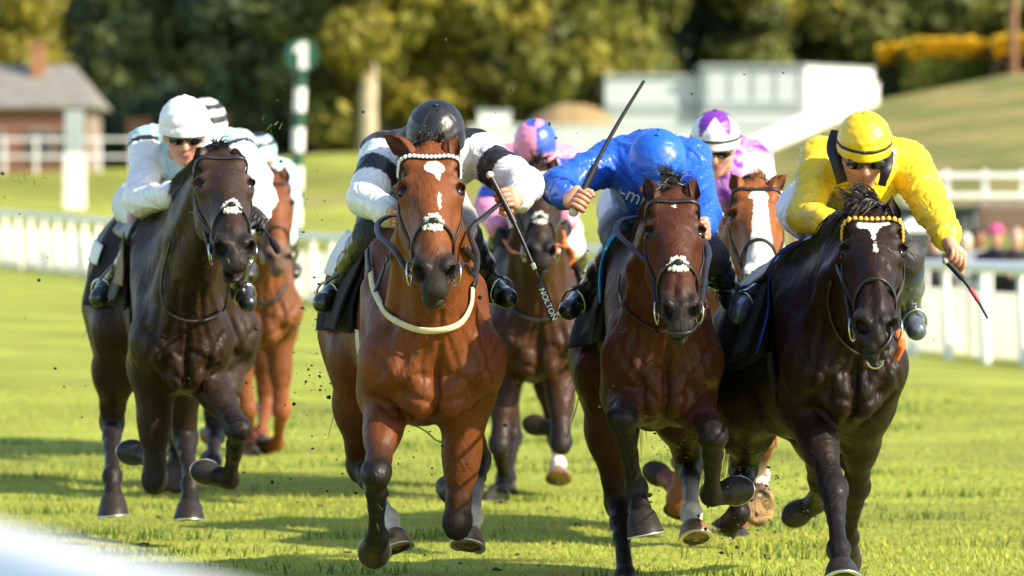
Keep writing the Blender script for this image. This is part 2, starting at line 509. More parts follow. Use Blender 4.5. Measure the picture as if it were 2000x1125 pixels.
SM = dict(
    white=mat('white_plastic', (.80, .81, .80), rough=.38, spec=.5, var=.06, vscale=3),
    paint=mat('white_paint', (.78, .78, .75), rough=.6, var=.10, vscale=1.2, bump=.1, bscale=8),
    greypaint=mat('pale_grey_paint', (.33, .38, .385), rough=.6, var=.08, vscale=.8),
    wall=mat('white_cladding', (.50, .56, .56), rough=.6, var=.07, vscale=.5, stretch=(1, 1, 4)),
    brick=mat('red_brick', (.21, .095, .065), rough=.85, var=.25, vscale=3, bump=.3, bscale=20),
    mortar=mat('mortar', (.26, .21, .18), rough=.9, var=.1),
    brown=mat('brown_brick', (.19, .125, .090), rough=.85, var=.25, vscale=3),
    roof=mat('roof_slate', (.20, .19, .165), rough=.75, var=.2, vscale=2),
    dark=mat('dark_boards', (.05, .058, .055), rough=.7, var=.25, vscale=2),
    glass=mat('window_glass', (.04, .05, .055), rough=.08, spec=.7, var=.05),
    bark=mat('bark', (.13, .10, .065), rough=.9, var=.3, vscale=3, bump=.6, bscale=9, bdist=.05, stretch=(1, 1, .3)),
    palebark=mat('pale_bark', (.42, .36, .24), rough=.9, var=.25, vscale=2, bump=.5, bscale=8, bdist=.04),
    orange=mat('orange_clay', (.30, .14, .065), rough=.8, var=.15),
    green=mat('sign_green', (.010, .075, .045), rough=.5, var=.08),
    earth=mat('dry_bank', (.30, .21, .09), rough=.95, var=.25, vscale=2),
    wood=mat('brown_pole_wood', (.24, .12, .06), rough=.8, var=.2, vscale=4, stretch=(1, 1, .2)))
def leaf_mat(name, tr=.25):
    m = mat(name, (1, 1, 1), rough=.6, spec=.25, var=.28, vscale=.9, attr=True, translucent=tr, detail=3)
    return m
LEAF = leaf_mat('tree_leaves', .42)

# ---- running rails --------------------------------------------------------
def fence_along(name, label, cat, pts, spacing, top_r, post_w, h, group=None, lean=0.0, extra=None, zf=None, topmat='white', curve=0.0):
    pts = [np.asarray(p, float) for p in pts]
    root = empty(name, (*pts[0][:2], gz(*pts[0][:2])), label, cat, group)
    seg = [np.linalg.norm((b - a)[:2]) for a, b in zip(pts[:-1], pts[1:])]; tot = sum(seg)
    def at(s):
        for a, b, L in zip(pts[:-1], pts[1:], seg):
            if s <= L + 1e-6: q = lerp(a, b, s / L); return q, nrm(np.array([*(b - a)[:2], 0]))
            s -= L
        return pts[-1], nrm(np.array([*(pts[-1] - pts[-2])[:2], 0]))
    n = int(tot / spacing); top = []
    for i in range(n * 2 + 1):
        q, d = at(tot * i / (2 * n)); z = gz(q[0], q[1]); top.append(np.array([q[0], q[1], z + h]))
    if topmat: MB().tube(top, top_r, 12).build('top_rail', SM[topmat], root)
    if extra:
        for hz, r in extra: MB().tube([p - np.array([0, 0, h - hz]) for p in top], r, 10).build('rail', SM['white'], root)
    proto = None
    for i in range(n + 1):
        q, d = at(tot * i / n); z = gz(q[0], q[1]); side = np.array([-d[1], d[0], 0])
        if proto is None:
            B = MB()
            B.tube([side * lean * (1 - t) ** 2 + np.array([0, 0, h * t - .05 * (1 - t)]) - side * curve * math.sin(math.pi * t) for t in np.linspace(0, 1, 6)], [post_w * .62, post_w * .58, post_w * .52, post_w * .5, post_w * .5, post_w * .5], 10)
            proto = B.build('post', SM['white']); proto.parent = root
        else:
            o = proto.copy(); COL.objects.link(o); o.parent = root; 
        (proto if i == 0 else o).location = Vector((q[0], q[1], z)) - root.location
    return root
fence_along('running_rail', 'white plastic running rail with close upright posts across the course behind the horses', 'running rail', RAIL, 1.05, .062, .10, 1.13, 'running rails', .06)
far = [np.array((p[0] + .45, p[1] + .60)) for p in RAIL]
hr = empty('hoarding', (*far[0], gz(*far[0])), 'row of low white hoarding panels standing behind the running rail', 'hoarding')
SM['sheet'] = mat('white_hoarding_sheet', (.82, .82, .78), rough=.6, var=.06, vscale=1.5, translucent=.75)
def hoard():
    p0 = None
    for a, b in zip(far[:-1], far[1:]):
        L = np.linalg.norm(b - a); n = int(L / 2.4); d = (b - a) / L
        for i in range(n):
            q = a + d * (i + .5) * L / n
            if p0 is None: p0 = MB().box((0, 0, .42), (2.34, .02, .80), 0, .004).build('panel', SM['sheet']); o = p0
            else: o = p0.copy(); COL.objects.link(o)
            o.parent = hr; o.location = Vector((q[0], q[1], gz(q[0], q[1]))) - hr.location; o.rotation_euler = (0, 0, math.atan2(d[1], d[0]) + random.uniform(-.01, .01))
hoard()
fence_along('running_rail', 'second, thinner white rail standing just behind the spectators at the right', 'running rail', [np.array((4.6, 66.0)), np.array((8.2, 60.5)), np.array((15.2, 46.6))], 1.3, .045, .06, 1.08, 'running rails', .0)
# the rail next to the camera
nr = empty('running_rail', (-.507, 5.0, 0), 'white running rail close to the camera, blurred across the bottom left corner', 'running rail', 'running rails')
line = [(.62, 1.65, 1.03), (.35, 2.45, 1.03), (-.244, 4.24, 1.03), (-.507, 5.0, 1.03), (-1.4, 7.7, 1.03), (-2.9, 12, 1.03), (-5.4, 19, 1.03), (-8.5, 28, 1.03)]
MB().tube(catmull([np.array(p) for p in line], 6), .072, 20).build('top_rail', SM['white'], nr)
for (x, y) in ((.42, 2.3), (-.35, 4.9), (-1.15, 7.3), (-2.05, 9.8), (-2.95, 12.3), (-3.9, 14.9), (-4.85, 17.5)):
    MB().tube([np.array((x - .30, y - .10, -.05)), np.array((x - .24, y - .08, .4)), np.array((x - .08, y - .02, .8)), np.array((x, y, 1.03))], [.036, .034, .032, .032], 12).build('post', SM['white'], nr)

# ---- furlong pole ---------------------------------------------------------
def furlong():
    d = 99.0; b = P(573, 520, d); b[2] = gz(b[0], d); t = P(589, 86, d)
    root = empty('furlong_pole', b, 'tall striped furlong pole topped with a round green board marked 1', 'furlong pole')
    zs = [Zat(p, d) for p in (520, 446, 402, 376, 322, 300, 246, 222, 168)]
    def at(z): k = (z - b[2]) / (t[2] - b[2]); return b + (t - b) * k
    w = .125
    MB().tube([at(b[2] - .1), at(Zat(130, d))], w * .92, 16).build('pole', SM['green'], root)
    for z0, z1 in ((446, 402), (376, 322), (300, 246), (222, 168)):
        MB().tube([at(Zat(z0 - 4, d)), at(Zat(z1 + 4, d))], w * .95, 16).build('white_band', SM['paint'], root)
    c = P(590, 108, d) + np.array([0, -.16, 0]); R = .33
    seg = 40
    v = [c + np.array([math.cos(a) * R, y, math.sin(a) * R]) for y in (0, .05) for a in np.linspace(0, 2 * math.pi, seg, endpoint=False)]
    f = [tuple(range(seg)), tuple(range(2 * seg - 1, seg - 1, -1))] + [(i, i + seg, (i + 1) % seg + seg, (i + 1) % seg) for i in range(seg)]
    disc = MB().add(v, f).build('round_board', SM['green'], root)
    k = .01
    out = [(-.055, -.27), (.115, -.27), (.115, .255), (-.015, .255), (-.155, .135), (-.155, .05), (-.055, .075)]
    v = [c + np.array([x, y, z]) for y in (-.012, -.001) for x, z in out]; n = len(out)
    MB().add(v, [tuple(range(n)), tuple(range(2 * n - 1, n - 1, -1))] + [(i, i + n, (i + 1) % n + n, (i + 1) % n) for i in range(n)]).build('numeral', SM['paint'], disc)
furlong()

# ---- left: house, posts, fence -------------------------------------------
def brick_wall_pieces(root, x0, x1, y, z0, z1, m, bw=.9, bh=.30):
    """courses of brickwork far away: blocks standing proud of recessed joints, joined into one part"""
    B = MB(); r = 0; z = z0
    while z < z1 - .05:
        x = x0 - (r % 2) * bw / 2
        while x < x1 - .02:
            a, b_ = max(x, x0), min(x + bw - .03, x1)
            if b_ - a > .05: B.box(((a + b_) / 2, y, z + bh / 2 - .015), (b_ - a, .06, min(bh - .03, z1 - z)))
            x += bw
        z += bh; r += 1
    o = B.build('brickwork', m, root); o['kind'] = 'stuff'
def house():
    d = 216.0; x0, x1 = (-260 - 1000) / FPX * d, (172 - 1000) / FPX * d; zb, ze, zr = 2.2, Zat(206, d), Zat(122, d)
    root = empty('brick_house', ((x0 + x1) / 2, d, zb), 'red brick house with grey hipped roof and orange chimney, at far left', 'house')
    dep = 7.0
    MB().box(((x0 + x1) / 2, d + dep / 2 + .05, (zb + ze) / 2), (x1 - x0, dep, ze - zb)).build('wall', SM['mortar'], root)
    brick_wall_pieces(root, x0, x1, d + .02, zb, ze, SM['brick'])
    ov = .4; A = [(x0 - ov, d - ov, ze), (x1 + ov, d - ov, ze), (x1 + ov, d + dep + ov, ze), (x0 - ov, d + dep + ov, ze)]
    r0, r1 = (x0 + 4.4, d + dep / 2, zr), (x1 - .9, d + dep / 2, zr)
    roof = MB().add(A + [r0, r1] + [(p[0], p[1], ze - .12) for p in A], [(0, 1, 5, 4), (1, 2, 5), (2, 3, 4, 5), (3, 0, 4), (0, 6, 7, 1), (1, 7, 8, 2), (2, 8, 9, 3), (3, 9, 6, 0), (9, 8, 7, 6)]).build('roof', SM['roof'], root)
    cx = (64 - 1000) / FPX * d
    MB().box((cx, d + 2.6, (Zat(140, d) + Zat(94, d)) / 2), (.55, .55, Zat(94, d) - Zat(140, d) + .6)).box((cx, d + 2.6, Zat(94, d) + .3), (.7, .7, .14)).build('chimney', SM['orange'], roof)
    for px in (-120, -20, 78, 140):
        x = (px - 1000) / FPX * d
        f = MB().box((x, d - .06, 4.0), (1.15, .10, 1.4)).build('window', SM['mortar'], root)
        for o in (-.27, .27): MB().box((x + o, d - .125, 4.0), (.46, .02, 1.22)).build('pane', SM['glass'], f)
house()
def wpost():
    d = 150.0; b = G(146, d); b[2] = Zat(390, d)
    root = empty('white_post', b, 'thick white post with pale grey upper half, on the grass at far left', 'post')
    z1, z2 = Zat(300, d), Zat(216, d)
    MB().box((b[0], d, (b[2] + z1) / 2 - .15), (.60, .60, z1 - b[2] + .3), 0, .03).build('white_base', SM['paint'], root)
    MB().box((b[0], d, (z1 + z2) / 2), (.52, .52, z2 - z1), 0, .03).build('grey_upper', SM['greypaint'], root)
wpost()
bl = P(272, 405, 112); 
for px, w, y0, y1, lab in ((272, 1.1, 236, 345, 'orange brick gate pier nearer the brick house'), (428, 1.0, 226, 340, 'orange brick gate pier partly behind the hooped cap')):
    d = 232.0; x = (px - 1000) / FPX * d; z0, z1 = Zat(y1, d), Zat(y0, d)
    r = empty('gate_pier', (x, d, z0), lab, 'gate pier', 'brick gate piers')
    MB().box((x, d, (z0 + z1) / 2), (w, .9, z1 - z0)).build('shaft', SM['orange'], r)
    MB().box((x, d, z1 + .06), (w + .16, 1.06, .12)).build('coping', SM['orange'], r)
def rail_fence(name, label, a, b, d, zt, zl, zb, posts, group, tk=.10, rr=.14, m='white'):
    x0, x1 = (a - 1000) / FPX * d, (b - 1000) / FPX * d
    root = empty(name, (x0, d, Zat(zb, d)), label, 'fence', group)
    for z in (zt, zl):
        MB().box(((x0 + x1) / 2, d, Zat(z, d)), (x1 - x0, .05, rr), 0, .01).build('rail', SM['white'], root)
    for p in posts:
        x = (p - 1000) / FPX * d; z1 = Zat(zt, d) + .12; z0 = Zat(zb, d) - .1
        MB().box((x, d + .06, (z0 + z1) / 2), (tk * 1.6, .07, z1 - z0), 0, .01).build('post', SM['white'], root)
rail_fence('white_railing', 'white two-bar railing in front of the brick house', -120, 262, 205, 272, 306, 342, range(-115, 270, 62), 'white railings', .07, .09)
rail_fence('white_railing', 'white two-bar railing on the bank above the crowd at right', 1760, 2160, 110, 343, 382, 414, (1775, 1850, 1925, 1999, 2073, 2147), 'white railings', .06, .11)

# ---- middle and right: white buildings, bank wall, hedges -----------------
def white_building():
    d = 226.0; X = lambda p: (p - 1000) / FPX * d
    root = empty('white_building', (X(1370), d, 3.0), 'long low white building in two steps with an end wall painted sunlit, below the wood', 'building')
    zb = 3.0
    def prism(foot, z0, z1, name, m, parent=root):
        n = len(foot); v = [(x, y, z0) for x, y in foot] + [(x, y, z1) for x, y in foot]
        return MB().add(v, [tuple(range(n - 1, -1, -1)), tuple(range(n, 2 * n))] + [(i, (i + 1) % n, (i + 1) % n + n, i + n) for i in range(n)]).build(name, m, parent)
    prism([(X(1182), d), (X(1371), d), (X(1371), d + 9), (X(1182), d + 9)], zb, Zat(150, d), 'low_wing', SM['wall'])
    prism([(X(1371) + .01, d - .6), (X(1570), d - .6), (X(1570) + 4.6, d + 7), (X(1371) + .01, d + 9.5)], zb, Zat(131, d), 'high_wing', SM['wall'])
    prism([(X(1570) + .03, d - .62), (X(1570) + 4.63, d + 6.98), (X(1570) + 4.66, d + 6.96), (X(1570) + .06, d - .64)], zb, Zat(131, d) - .02, 'sun_painted_end_wall', SM['paint'])  # thin sheet of brighter paint: sunlight on this face put into the colour
    prism([(X(1178), d - .15), (X(1373), d - .15), (X(1373), d + 9.1), (X(1178), d + 9.1)], Zat(150, d), Zat(145, d), 'roof_edge', SM['greypaint'])
    prism([(X(1367), d - .8), (X(1572), d - .8), (X(1572) + 4.75, d + 7.1), (X(1367), d + 9.7)], Zat(131, d), Zat(126, d), 'roof_edge', SM['greypaint'])
    MB().box(((X(1190) + X(1365)) / 2, d - .03, Zat(212, d)), (X(1365) - X(1190), .06, .50)).build('lower_band', SM['greypaint'], root)
    MB().box(((X(1376) + X(1566)) / 2, d - .64, Zat(206, d)), (X(1566) - X(1376), .08, .42)).build('lower_band', SM['dark'] if False else SM['greypaint'], root)
    for k in range(5):
        x = lerp(X(1382), X(1560), k / 4); MB().box((x, d - .66, (Zat(131, d) + Zat(200, d)) / 2), (.05, .05, Zat(131, d) - Zat(200, d))).build('panel_joint', SM['greypaint'], root)
white_building()
def low_wall():
    d = 196.0; X = lambda p: (p - 1000) / FPX * d
    root = empty('low_white_wall', (X(1200), d, 2.6), 'long pale grey-white screen wall in front of the white building', 'wall')
    n = 11
    for i in range(n):
        a, b = lerp(X(915), X(1560), i / n), lerp(X(915), X(1560), (i + 1) / n)
        MB().box(((a + b) / 2, d, (2.2 + Zat(248, d)) / 2), (b - a - .03, .14, Zat(248, d) - 2.2), 0, .01).build('panel', SM['wall'], root)
    MB().box(((X(915) + X(1560)) / 2, d, Zat(246, d) + .02), (X(1560) - X(915), .24, .08)).build('coping', SM['wall'], root)
    r = empty('cabin', (X(966), d + 9, 3.2), 'small white cabin just visible above the screen wall', 'cabin')
    x = (966 - 1000) / FPX * 205
    MB().box((x, 205, 4.2), (1.3, 2, 1.9), 0, .1).build('cabin_body', SM['paint'], r)
    MB().box((x, 205, 5.2), (1.45, 2.1, .1)).build('roof', SM['greypaint'], r)
    r.name = 'cabin'
low_wall()
def parapet():
    a, b = P(1470, 282, 178), P(1716, 172, 196)
    root = empty('parapet', (a[0], a[1], a[2] - .6), 'white sloping parapet running up the dry bank to the white building', 'parapet')
    n = 8
    for i in range(n):
        p, q = lerp(a, b, i / n), lerp(a, b, (i + 1) / n); d = nrm(q - p); p, q = p + d * .02, q - d * .02
        h = np.array([0, 0, .24]); w = np.array([.0, .16, 0])
        v = [p - h * 2.5 - w, q - h * 2.5 - w, q - h * 2.5 + w, p - h * 2.5 + w, p + h - w, q + h - w, q + h + w, p + h + w]
        MB().add(v, [(3, 2, 1, 0), (4, 5, 6, 7), (0, 1, 5, 4), (1, 2, 6, 5), (2, 3, 7, 6), (3, 0, 4, 7)]).build('section', SM['paint'], root)
parapet()
def blob(name, label, c, r, m, cat):
    B = MB(); B.ball(np.array(c), np.array(r), 24, 14, jit=.10); o = B.build(name, m); tag(o, label, cat); return o
d_ = 214; blob('earth_bank', 'small dry earth mound between the trees and the white building', ((1120 - 1000) / FPX * d_, d_, Zat(262, d_) - .4), (2.2, 3.0, 1.65), SM['earth'], 'mound')

def leaves(blobs, n, size, cols, seed, shell=.55, thin=1.0):
    """leaf-clump faces spread through a crown: blobs = [(centre, radii, weight)]"""
    r = np.random.default_rng(seed)
    w = np.array([b[2] for b in blobs], float); w /= w.sum()
    bi = r.choice(len(blobs), n, p=w)
    c = np.array([b[0] for b in blobs])[bi]; rad = np.array([b[1] for b in blobs])[bi]
    u = r.normal(size=(n, 3)); u /= np.linalg.norm(u, axis=1)[:, None]
    k = shell + (1 - shell) * r.random(n) ** .7
    p = c + u * rad * k[:, None]
    nr_ = u + r.normal(size=(n, 3)) * .55; nr_ /= np.linalg.norm(nr_, axis=1)[:, None]
    t = np.cross(nr_, r.normal(size=(n, 3))); t /= np.linalg.norm(t, axis=1)[:, None]; b = np.cross(nr_, t)
    s = size * (.55 + .9 * r.random(n))[:, None]
    V = np.stack([p - t * s * .5, p + b * s * .32, p + t * s * .5, p - b * s * .32], 1).reshape(-1, 3)
    base = np.array(cols)[r.integers(0, len(cols), len(blobs))][bi] * (.75 + .5 * r.random((n, 1)))
    return V, np.arange(4 * n).reshape(-1, 4), np.repeat(base, 4, 0)
LIGHT = [(.26, .235, .032), (.20, .205, .030), (.30, .26, .036), (.15, .17, .030)]
MID = [(.20, .205, .042), (.145, .17, .040), (.25, .23, .042), (.105, .13, .036)]
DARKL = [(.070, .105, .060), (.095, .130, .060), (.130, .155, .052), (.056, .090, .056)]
def tree(label, px, d, w, h, cols, seed, n=2600, trunk=.28, low=.04, size=.55, bark='bark', name='tree', lean=0.0, shellk=.5):
    b = G(px, d); r = random.Random(seed)
    root = empty(name, b, label, 'tree', 'trees along the back of the course')
    B = MB(); top = b + np.array([lean, 0, h * .72])
    B.tube([b + np.array([0, 0, -.3]), lerp(b, top, .35) + np.array([.1, 0, 0]), lerp(b, top, .7), top], [trunk * 1.3, trunk, trunk * .7, trunk * .25], 10)
    blobs = []
    for i in range(20):
        a = r.uniform(0, 2 * math.pi); k = r.uniform(.25, 1.0); z = h * lerp(low + .06, .93, ((i + r.random()) / 20))
        wr = w * .5 * math.sin(math.pi * min(.97, max(.08, (z / h - low) / (1 - low) * .78 + .16)))
        c = b + np.array([math.cos(a) * wr * k * .75 + lean * z / h, math.sin(a) * wr * k * .75, z])
        s = w * r.uniform(.17, .28); blobs.append((c, (s, s, s * r.uniform(.6, .85)), s ** 2))
        q = lerp(b, top, min(.95, max(.25, z / h - .12)))
        B.tube([q, lerp(q, c, .55) + np.array([0, 0, .3]), c], [trunk * .42, trunk * .26, trunk * .08], 6)
    blobs.append((b + np.array([lean * .6, 0, h * .62]), (w * .36, w * .36, h * .27), w ** 2 * .10))
    B.build('trunk', SM[bark], root)
    V, F, C = leaves(blobs, n, size, cols, seed, shellk)
    np_mesh('crown', V, F, LEAF, root, C, smooth=False)
TREES = [
    ('olive-green tree behind the chimney of the brick house', -20, 285, 12, 17, LIGHT, .30), ('dull yellow-green tree to the right of the house chimney', 128, 300, 11, 19, MID, .3),
    ('big dark broadleaf tree overhanging the right end of the house roof', 282, 256, 9.0, 15.5, DARKL, .35), ('dark rounded tree behind the white-capped jockey', 395, 244, 9, 15, DARKL, .35),
    ('dark tree left of the furlong pole', 512, 236, 7.5, 15, DARKL, .3), ('sunlit tree directly behind the furlong pole', 628, 228, 7.5, 14.5, MID, .25),
    ('yellow-green tree with pale trunk right of the furlong pole', 716, 226, 7, 15, LIGHT, .46), ('large sunlit yellow-green tree above the black-capped jockey', 850, 232, 8.5, 15, LIGHT, .3),
    ('tall olive tree behind the large sunlit tree', 960, 243, 8, 16.5, MID, .3), ('spreading yellow-leaved tree above the pink-capped jockey', 1075, 233, 8.5, 14.0, LIGHT, .3),
    ('shaded dark tree at the left end of the white building', 1165, 258, 7.5, 16, DARKL, .3), ('mid-green tree behind the low wing of the white building', 1265, 252, 7.5, 15.5, MID, .25),
    ('dark tree behind the step of the white building', 1370, 262, 7.5, 16, DARKL, .3), ('olive tree behind the high wing of the white building', 1470, 258, 7.5, 16, MID, .3),
    ('dark green tree above the sunlit end wall', 1575, 266, 8, 17, DARKL, .3), ('olive tree above the left end of the clipped hedge', 1680, 262, 8, 16.5, MID, .3),
    ('dark tree behind the clipped yellow-topped hedge', 1790, 268, 8, 17, DARKL, .3), ('olive tree behind the right end of the clipped hedge', 1895, 262, 8, 17, MID, .3),
    ('dark tree at the right edge behind the brown pole', 1990, 268, 8, 17, MID, .3), ('tall tree just beyond the right edge of the hedge', 2085, 262, 8, 17, DARKL, .3)]
for i, (lab, px, d, w, h, cols, tr) in enumerate(TREES):
    pale = 'pale trunk' in lab
    tree(lab, px, d, w, h, cols, 100 + i, n=3700, trunk=tr * .8, bark='palebark' if pale else 'bark', low=.27 if pale else .0, size=.72)
# the wood behind them, one mass
def wood():
    r = random.Random(5); blobs = []
    for i in range(190):
        px = r.uniform(-420, 2420); d = r.uniform(296, 345); z = r.uniform(1.5, 23)
        x = (px - 1000) / FPX * d; s = r.uniform(1.6, 3.4); blobs.append(((x, d, 2 + z), (s * 1.3, s, s), s * s))
    V, F, C = leaves(blobs, 26000, 1.25, MID + MID + DARKL, 77, .35)
    o = np_mesh('distant_wood', V, F, LEAF, None, C, smooth=False); tag(o, 'distant wood filling the gaps behind the trees', 'wood', None, 'stuff')
    blobs = []
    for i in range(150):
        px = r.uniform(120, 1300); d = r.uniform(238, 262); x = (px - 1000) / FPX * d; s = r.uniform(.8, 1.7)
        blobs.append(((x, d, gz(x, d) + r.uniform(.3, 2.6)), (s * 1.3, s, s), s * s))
    V, F, C = leaves(blobs, 9000, .6, DARKL, 78, .4)  # dark leaf colours stand in for the shade beneath the trees
    o = np_mesh('undergrowth', V, F, LEAF, None, C, smooth=False); tag(o, 'undergrowth below the tree crowns, tree shade put into its dark leaves', 'undergrowth', None, 'stuff')
    # land rising behind the wood
    v = []; ys = (350, 420, 700)
    for y, z in zip(ys, (4, 24, 70)):
        for x in np.linspace(-160, 160, 33): v.append((x * y / 350, y, z + 2 * math.sin(x * .07)))
    f = [(i * 33 + j, i * 33 + j + 1, (i + 1) * 33 + j + 1, (i + 1) * 33 + j) for i in range(2) for j in range(32)]
    o = np_mesh('wooded_hill', np.array(v), np.array(f), mat('wooded_hillside', (.15, .16, .07), rough=.9, var=.5, vscale=.25), None); o['kind'] = 'structure'
wood()
GOLD = [(.78, .52, .025), (.84, .58, .03), (.66, .46, .03)]; HEDG = [(.13, .17, .03), (.20, .22, .03), (.07, .11, .03)]; BRN = [(.13, .06, .035), (.10, .05, .03), (.07, .06, .025)]
def hedge(label, px0, px1, d, yt, yb, front, seed):
    x0, x1 = (px0 - 1000) / FPX * d, (px1 - 1000) / FPX * d; z0, z1 = Zat(yb, d) - .5, Zat(yt, d)
    root = empty('clipped_hedge', ((x0 + x1) / 2, d, z0), label, 'hedge', 'clipped hedges above the bank')
    r = np.random.default_rng(seed); n = 2600
    def shell(n, gold):
        f = r.random(n); p = np.zeros((n, 3)); dep = 2.2
        u, v = r.random(n), r.random(n)
        if gold:
            k = r.random(n) < .35; v = np.where(k, 0, v)
            p[:] = np.stack([lerp(x0, x1, u), d + dep * v, z1 + .1 - np.where(k, .62, .22) * r.random(n) - .25 * np.abs(2 * u - 1) ** 6], 1)
        else:
            p[:] = np.stack([lerp(x0, x1, u), d + .12 * r.random(n), lerp(z0, z1 - .25, v)], 1)
            e = r.random(n) < .3; p[e, 0] = np.where(r.random(e.sum()) < .5, x0, x1); p[e, 1] = d + dep * r.random(e.sum())
        nn = (np.array([0, -.2, 1.0]) if gold else np.array([0, -1.0, .1])) + r.normal(size=(n, 3)) * .6; nn /= np.linalg.norm(nn, axis=1)[:, None]
        t = np.cross(nn, r.normal(size=(n, 3))); t /= np.linalg.norm(t, axis=1)[:, None]; b = np.cross(nn, t); s = .22 * (.6 + .8 * r.random(n))[:, None]
        V = np.stack([p - t * s, p + b * s * .7, p + t * s, p - b * s * .7], 1).reshape(-1, 3)
        cl = np.array(GOLD if gold else front)
        patch = (np.sin(p[:, 0] * 3.1 + seed) + np.sin(p[:, 0] * 1.3) > .4).astype(int) if not gold else r.integers(0, 3, n)
        C = cl[np.clip(patch + r.integers(0, 2, n), 0, 2)] * (.75 + .5 * r.random((n, 1)))
        return V, np.arange(4 * n).reshape(-1, 4), np.repeat(C, 4, 0)
    MB().box(((x0 + x1) / 2, d + 1.15, (z0 + z1) / 2 - .1), (x1 - x0 - .3, 1.9, z1 - z0 - .3), 0, .2).build('inner_branches', SM['bark'], root)
    V, F, C = shell(2400, False); np_mesh('hedge_face', V, F, LEAF, root, C, smooth=False)
    V, F, C = shell(3200, True); np_mesh('golden_top', V, F, LEAF, root, C, smooth=False)
hedge('dark end of the clipped hedge nearest the white building', 1722, 1768, 212, 96, 178, DARKL, 1)
hedge('long clipped hedge with golden yellow top above the dry bank', 1772, 1936, 210, 84, 172, HEDG, 2)
hedge('clipped hedge with yellow top and brown face beneath the brown pole', 1944, 2030, 208, 79, 158, BRN, 3)
p0 = np.array([(1979 - 1000) / FPX * 206, 206, Zat(160, 206) - .5])
r_ = empty('wooden_pole', p0, 'tall brown wooden pole rising past the top edge at far right', 'pole')
MB().tube([p0, p0 + np.array([0, 0, 5]), p0 + np.array([.02, 0, 11.0])], [.16, .15, .12], 12).build('pole', SM['wood'], r_)
MB().box((p0[0], p0[1], p0[2] + 10.2), (1.6, .12, .14)).build('crossarm', SM['wood'], r_)

# ---- right: shed, brick wall, spectators ---------------------------------
def shed():
    d = 98.0; X = lambda p: (p - 1000) / FPX * d
    root = empty('dark_shed', (X(1830), d, .2), 'low dark grey shed behind the crowd below the white railing', 'shed')
    MB().box((X(1825), d + .8, (Zat(408, d) + .0) / 2 - .1), (X(1908) - X(1742), 1.5, Zat(408, d) + .3), 0, .02).build('wall', SM['dark'], root)
    MB().box((X(1825), d + .7, Zat(405, d)), (X(1912) - X(1738), 1.9, .06)).build('roof', SM['dark'], root)
    for k in range(9):
        x = lerp(X(1746), X(1904), k / 8); MB().box((x, d + .03, .55), (.03, .03, 1.4)).build('batten', SM['greypaint'], root)
    r2 = empty('brown_brick_wall', (X(1965), d, .2), 'brown brick wall behind the crowd at the right edge', 'wall')
    MB().box((X(1990), d + .5, .62), (X(2070) - X(1913), .4, 1.75)).build('core', SM['mortar'], r2)
    proto = None; bw, bh = .225, .08
    n = 0
    for r in range(11):
        for c in range(15):
            x = X(1914) + c * bw + (r % 2) * bw / 2; z = Zat(402, d) - .06 - r * bh
            if x > X(2040): continue
            if proto is None: proto = MB().box((0, 0, 0), (bw - .012, .05, bh - .012)).build('brick', SM['brown']); o = proto
            else: o = proto.copy(); COL.objects.link(o)
            o.parent = r2; o.location = Vector((x + bw / 2, d + .285 + random.uniform(-.004, .004), z)) - r2.location
            n += 1
    r3 = empty('vehicle', (X(1796), 80, -.4), 'white vehicle roof parked behind the yellow sleeve', 'vehicle')
    xx = (1796 - 1000) / FPX * 80
    MB().box((xx, 80, .62), (.62, 1.2, 1.15), 0, .12).build('body', SM['paint'], r3)
    for sx in (-.22, .22):
        MB().tube([np.array((xx + sx - .07, 79.5, -.28)), np.array((xx + sx + .07, 79.5, -.28))], .16, 16).build('wheel', SM['dark'], r3)
    MB().box((xx, 79.39, .85), (.46, .02, .3)).build('window', SM['glass'], r3)
shed()
CLOTHM = {}
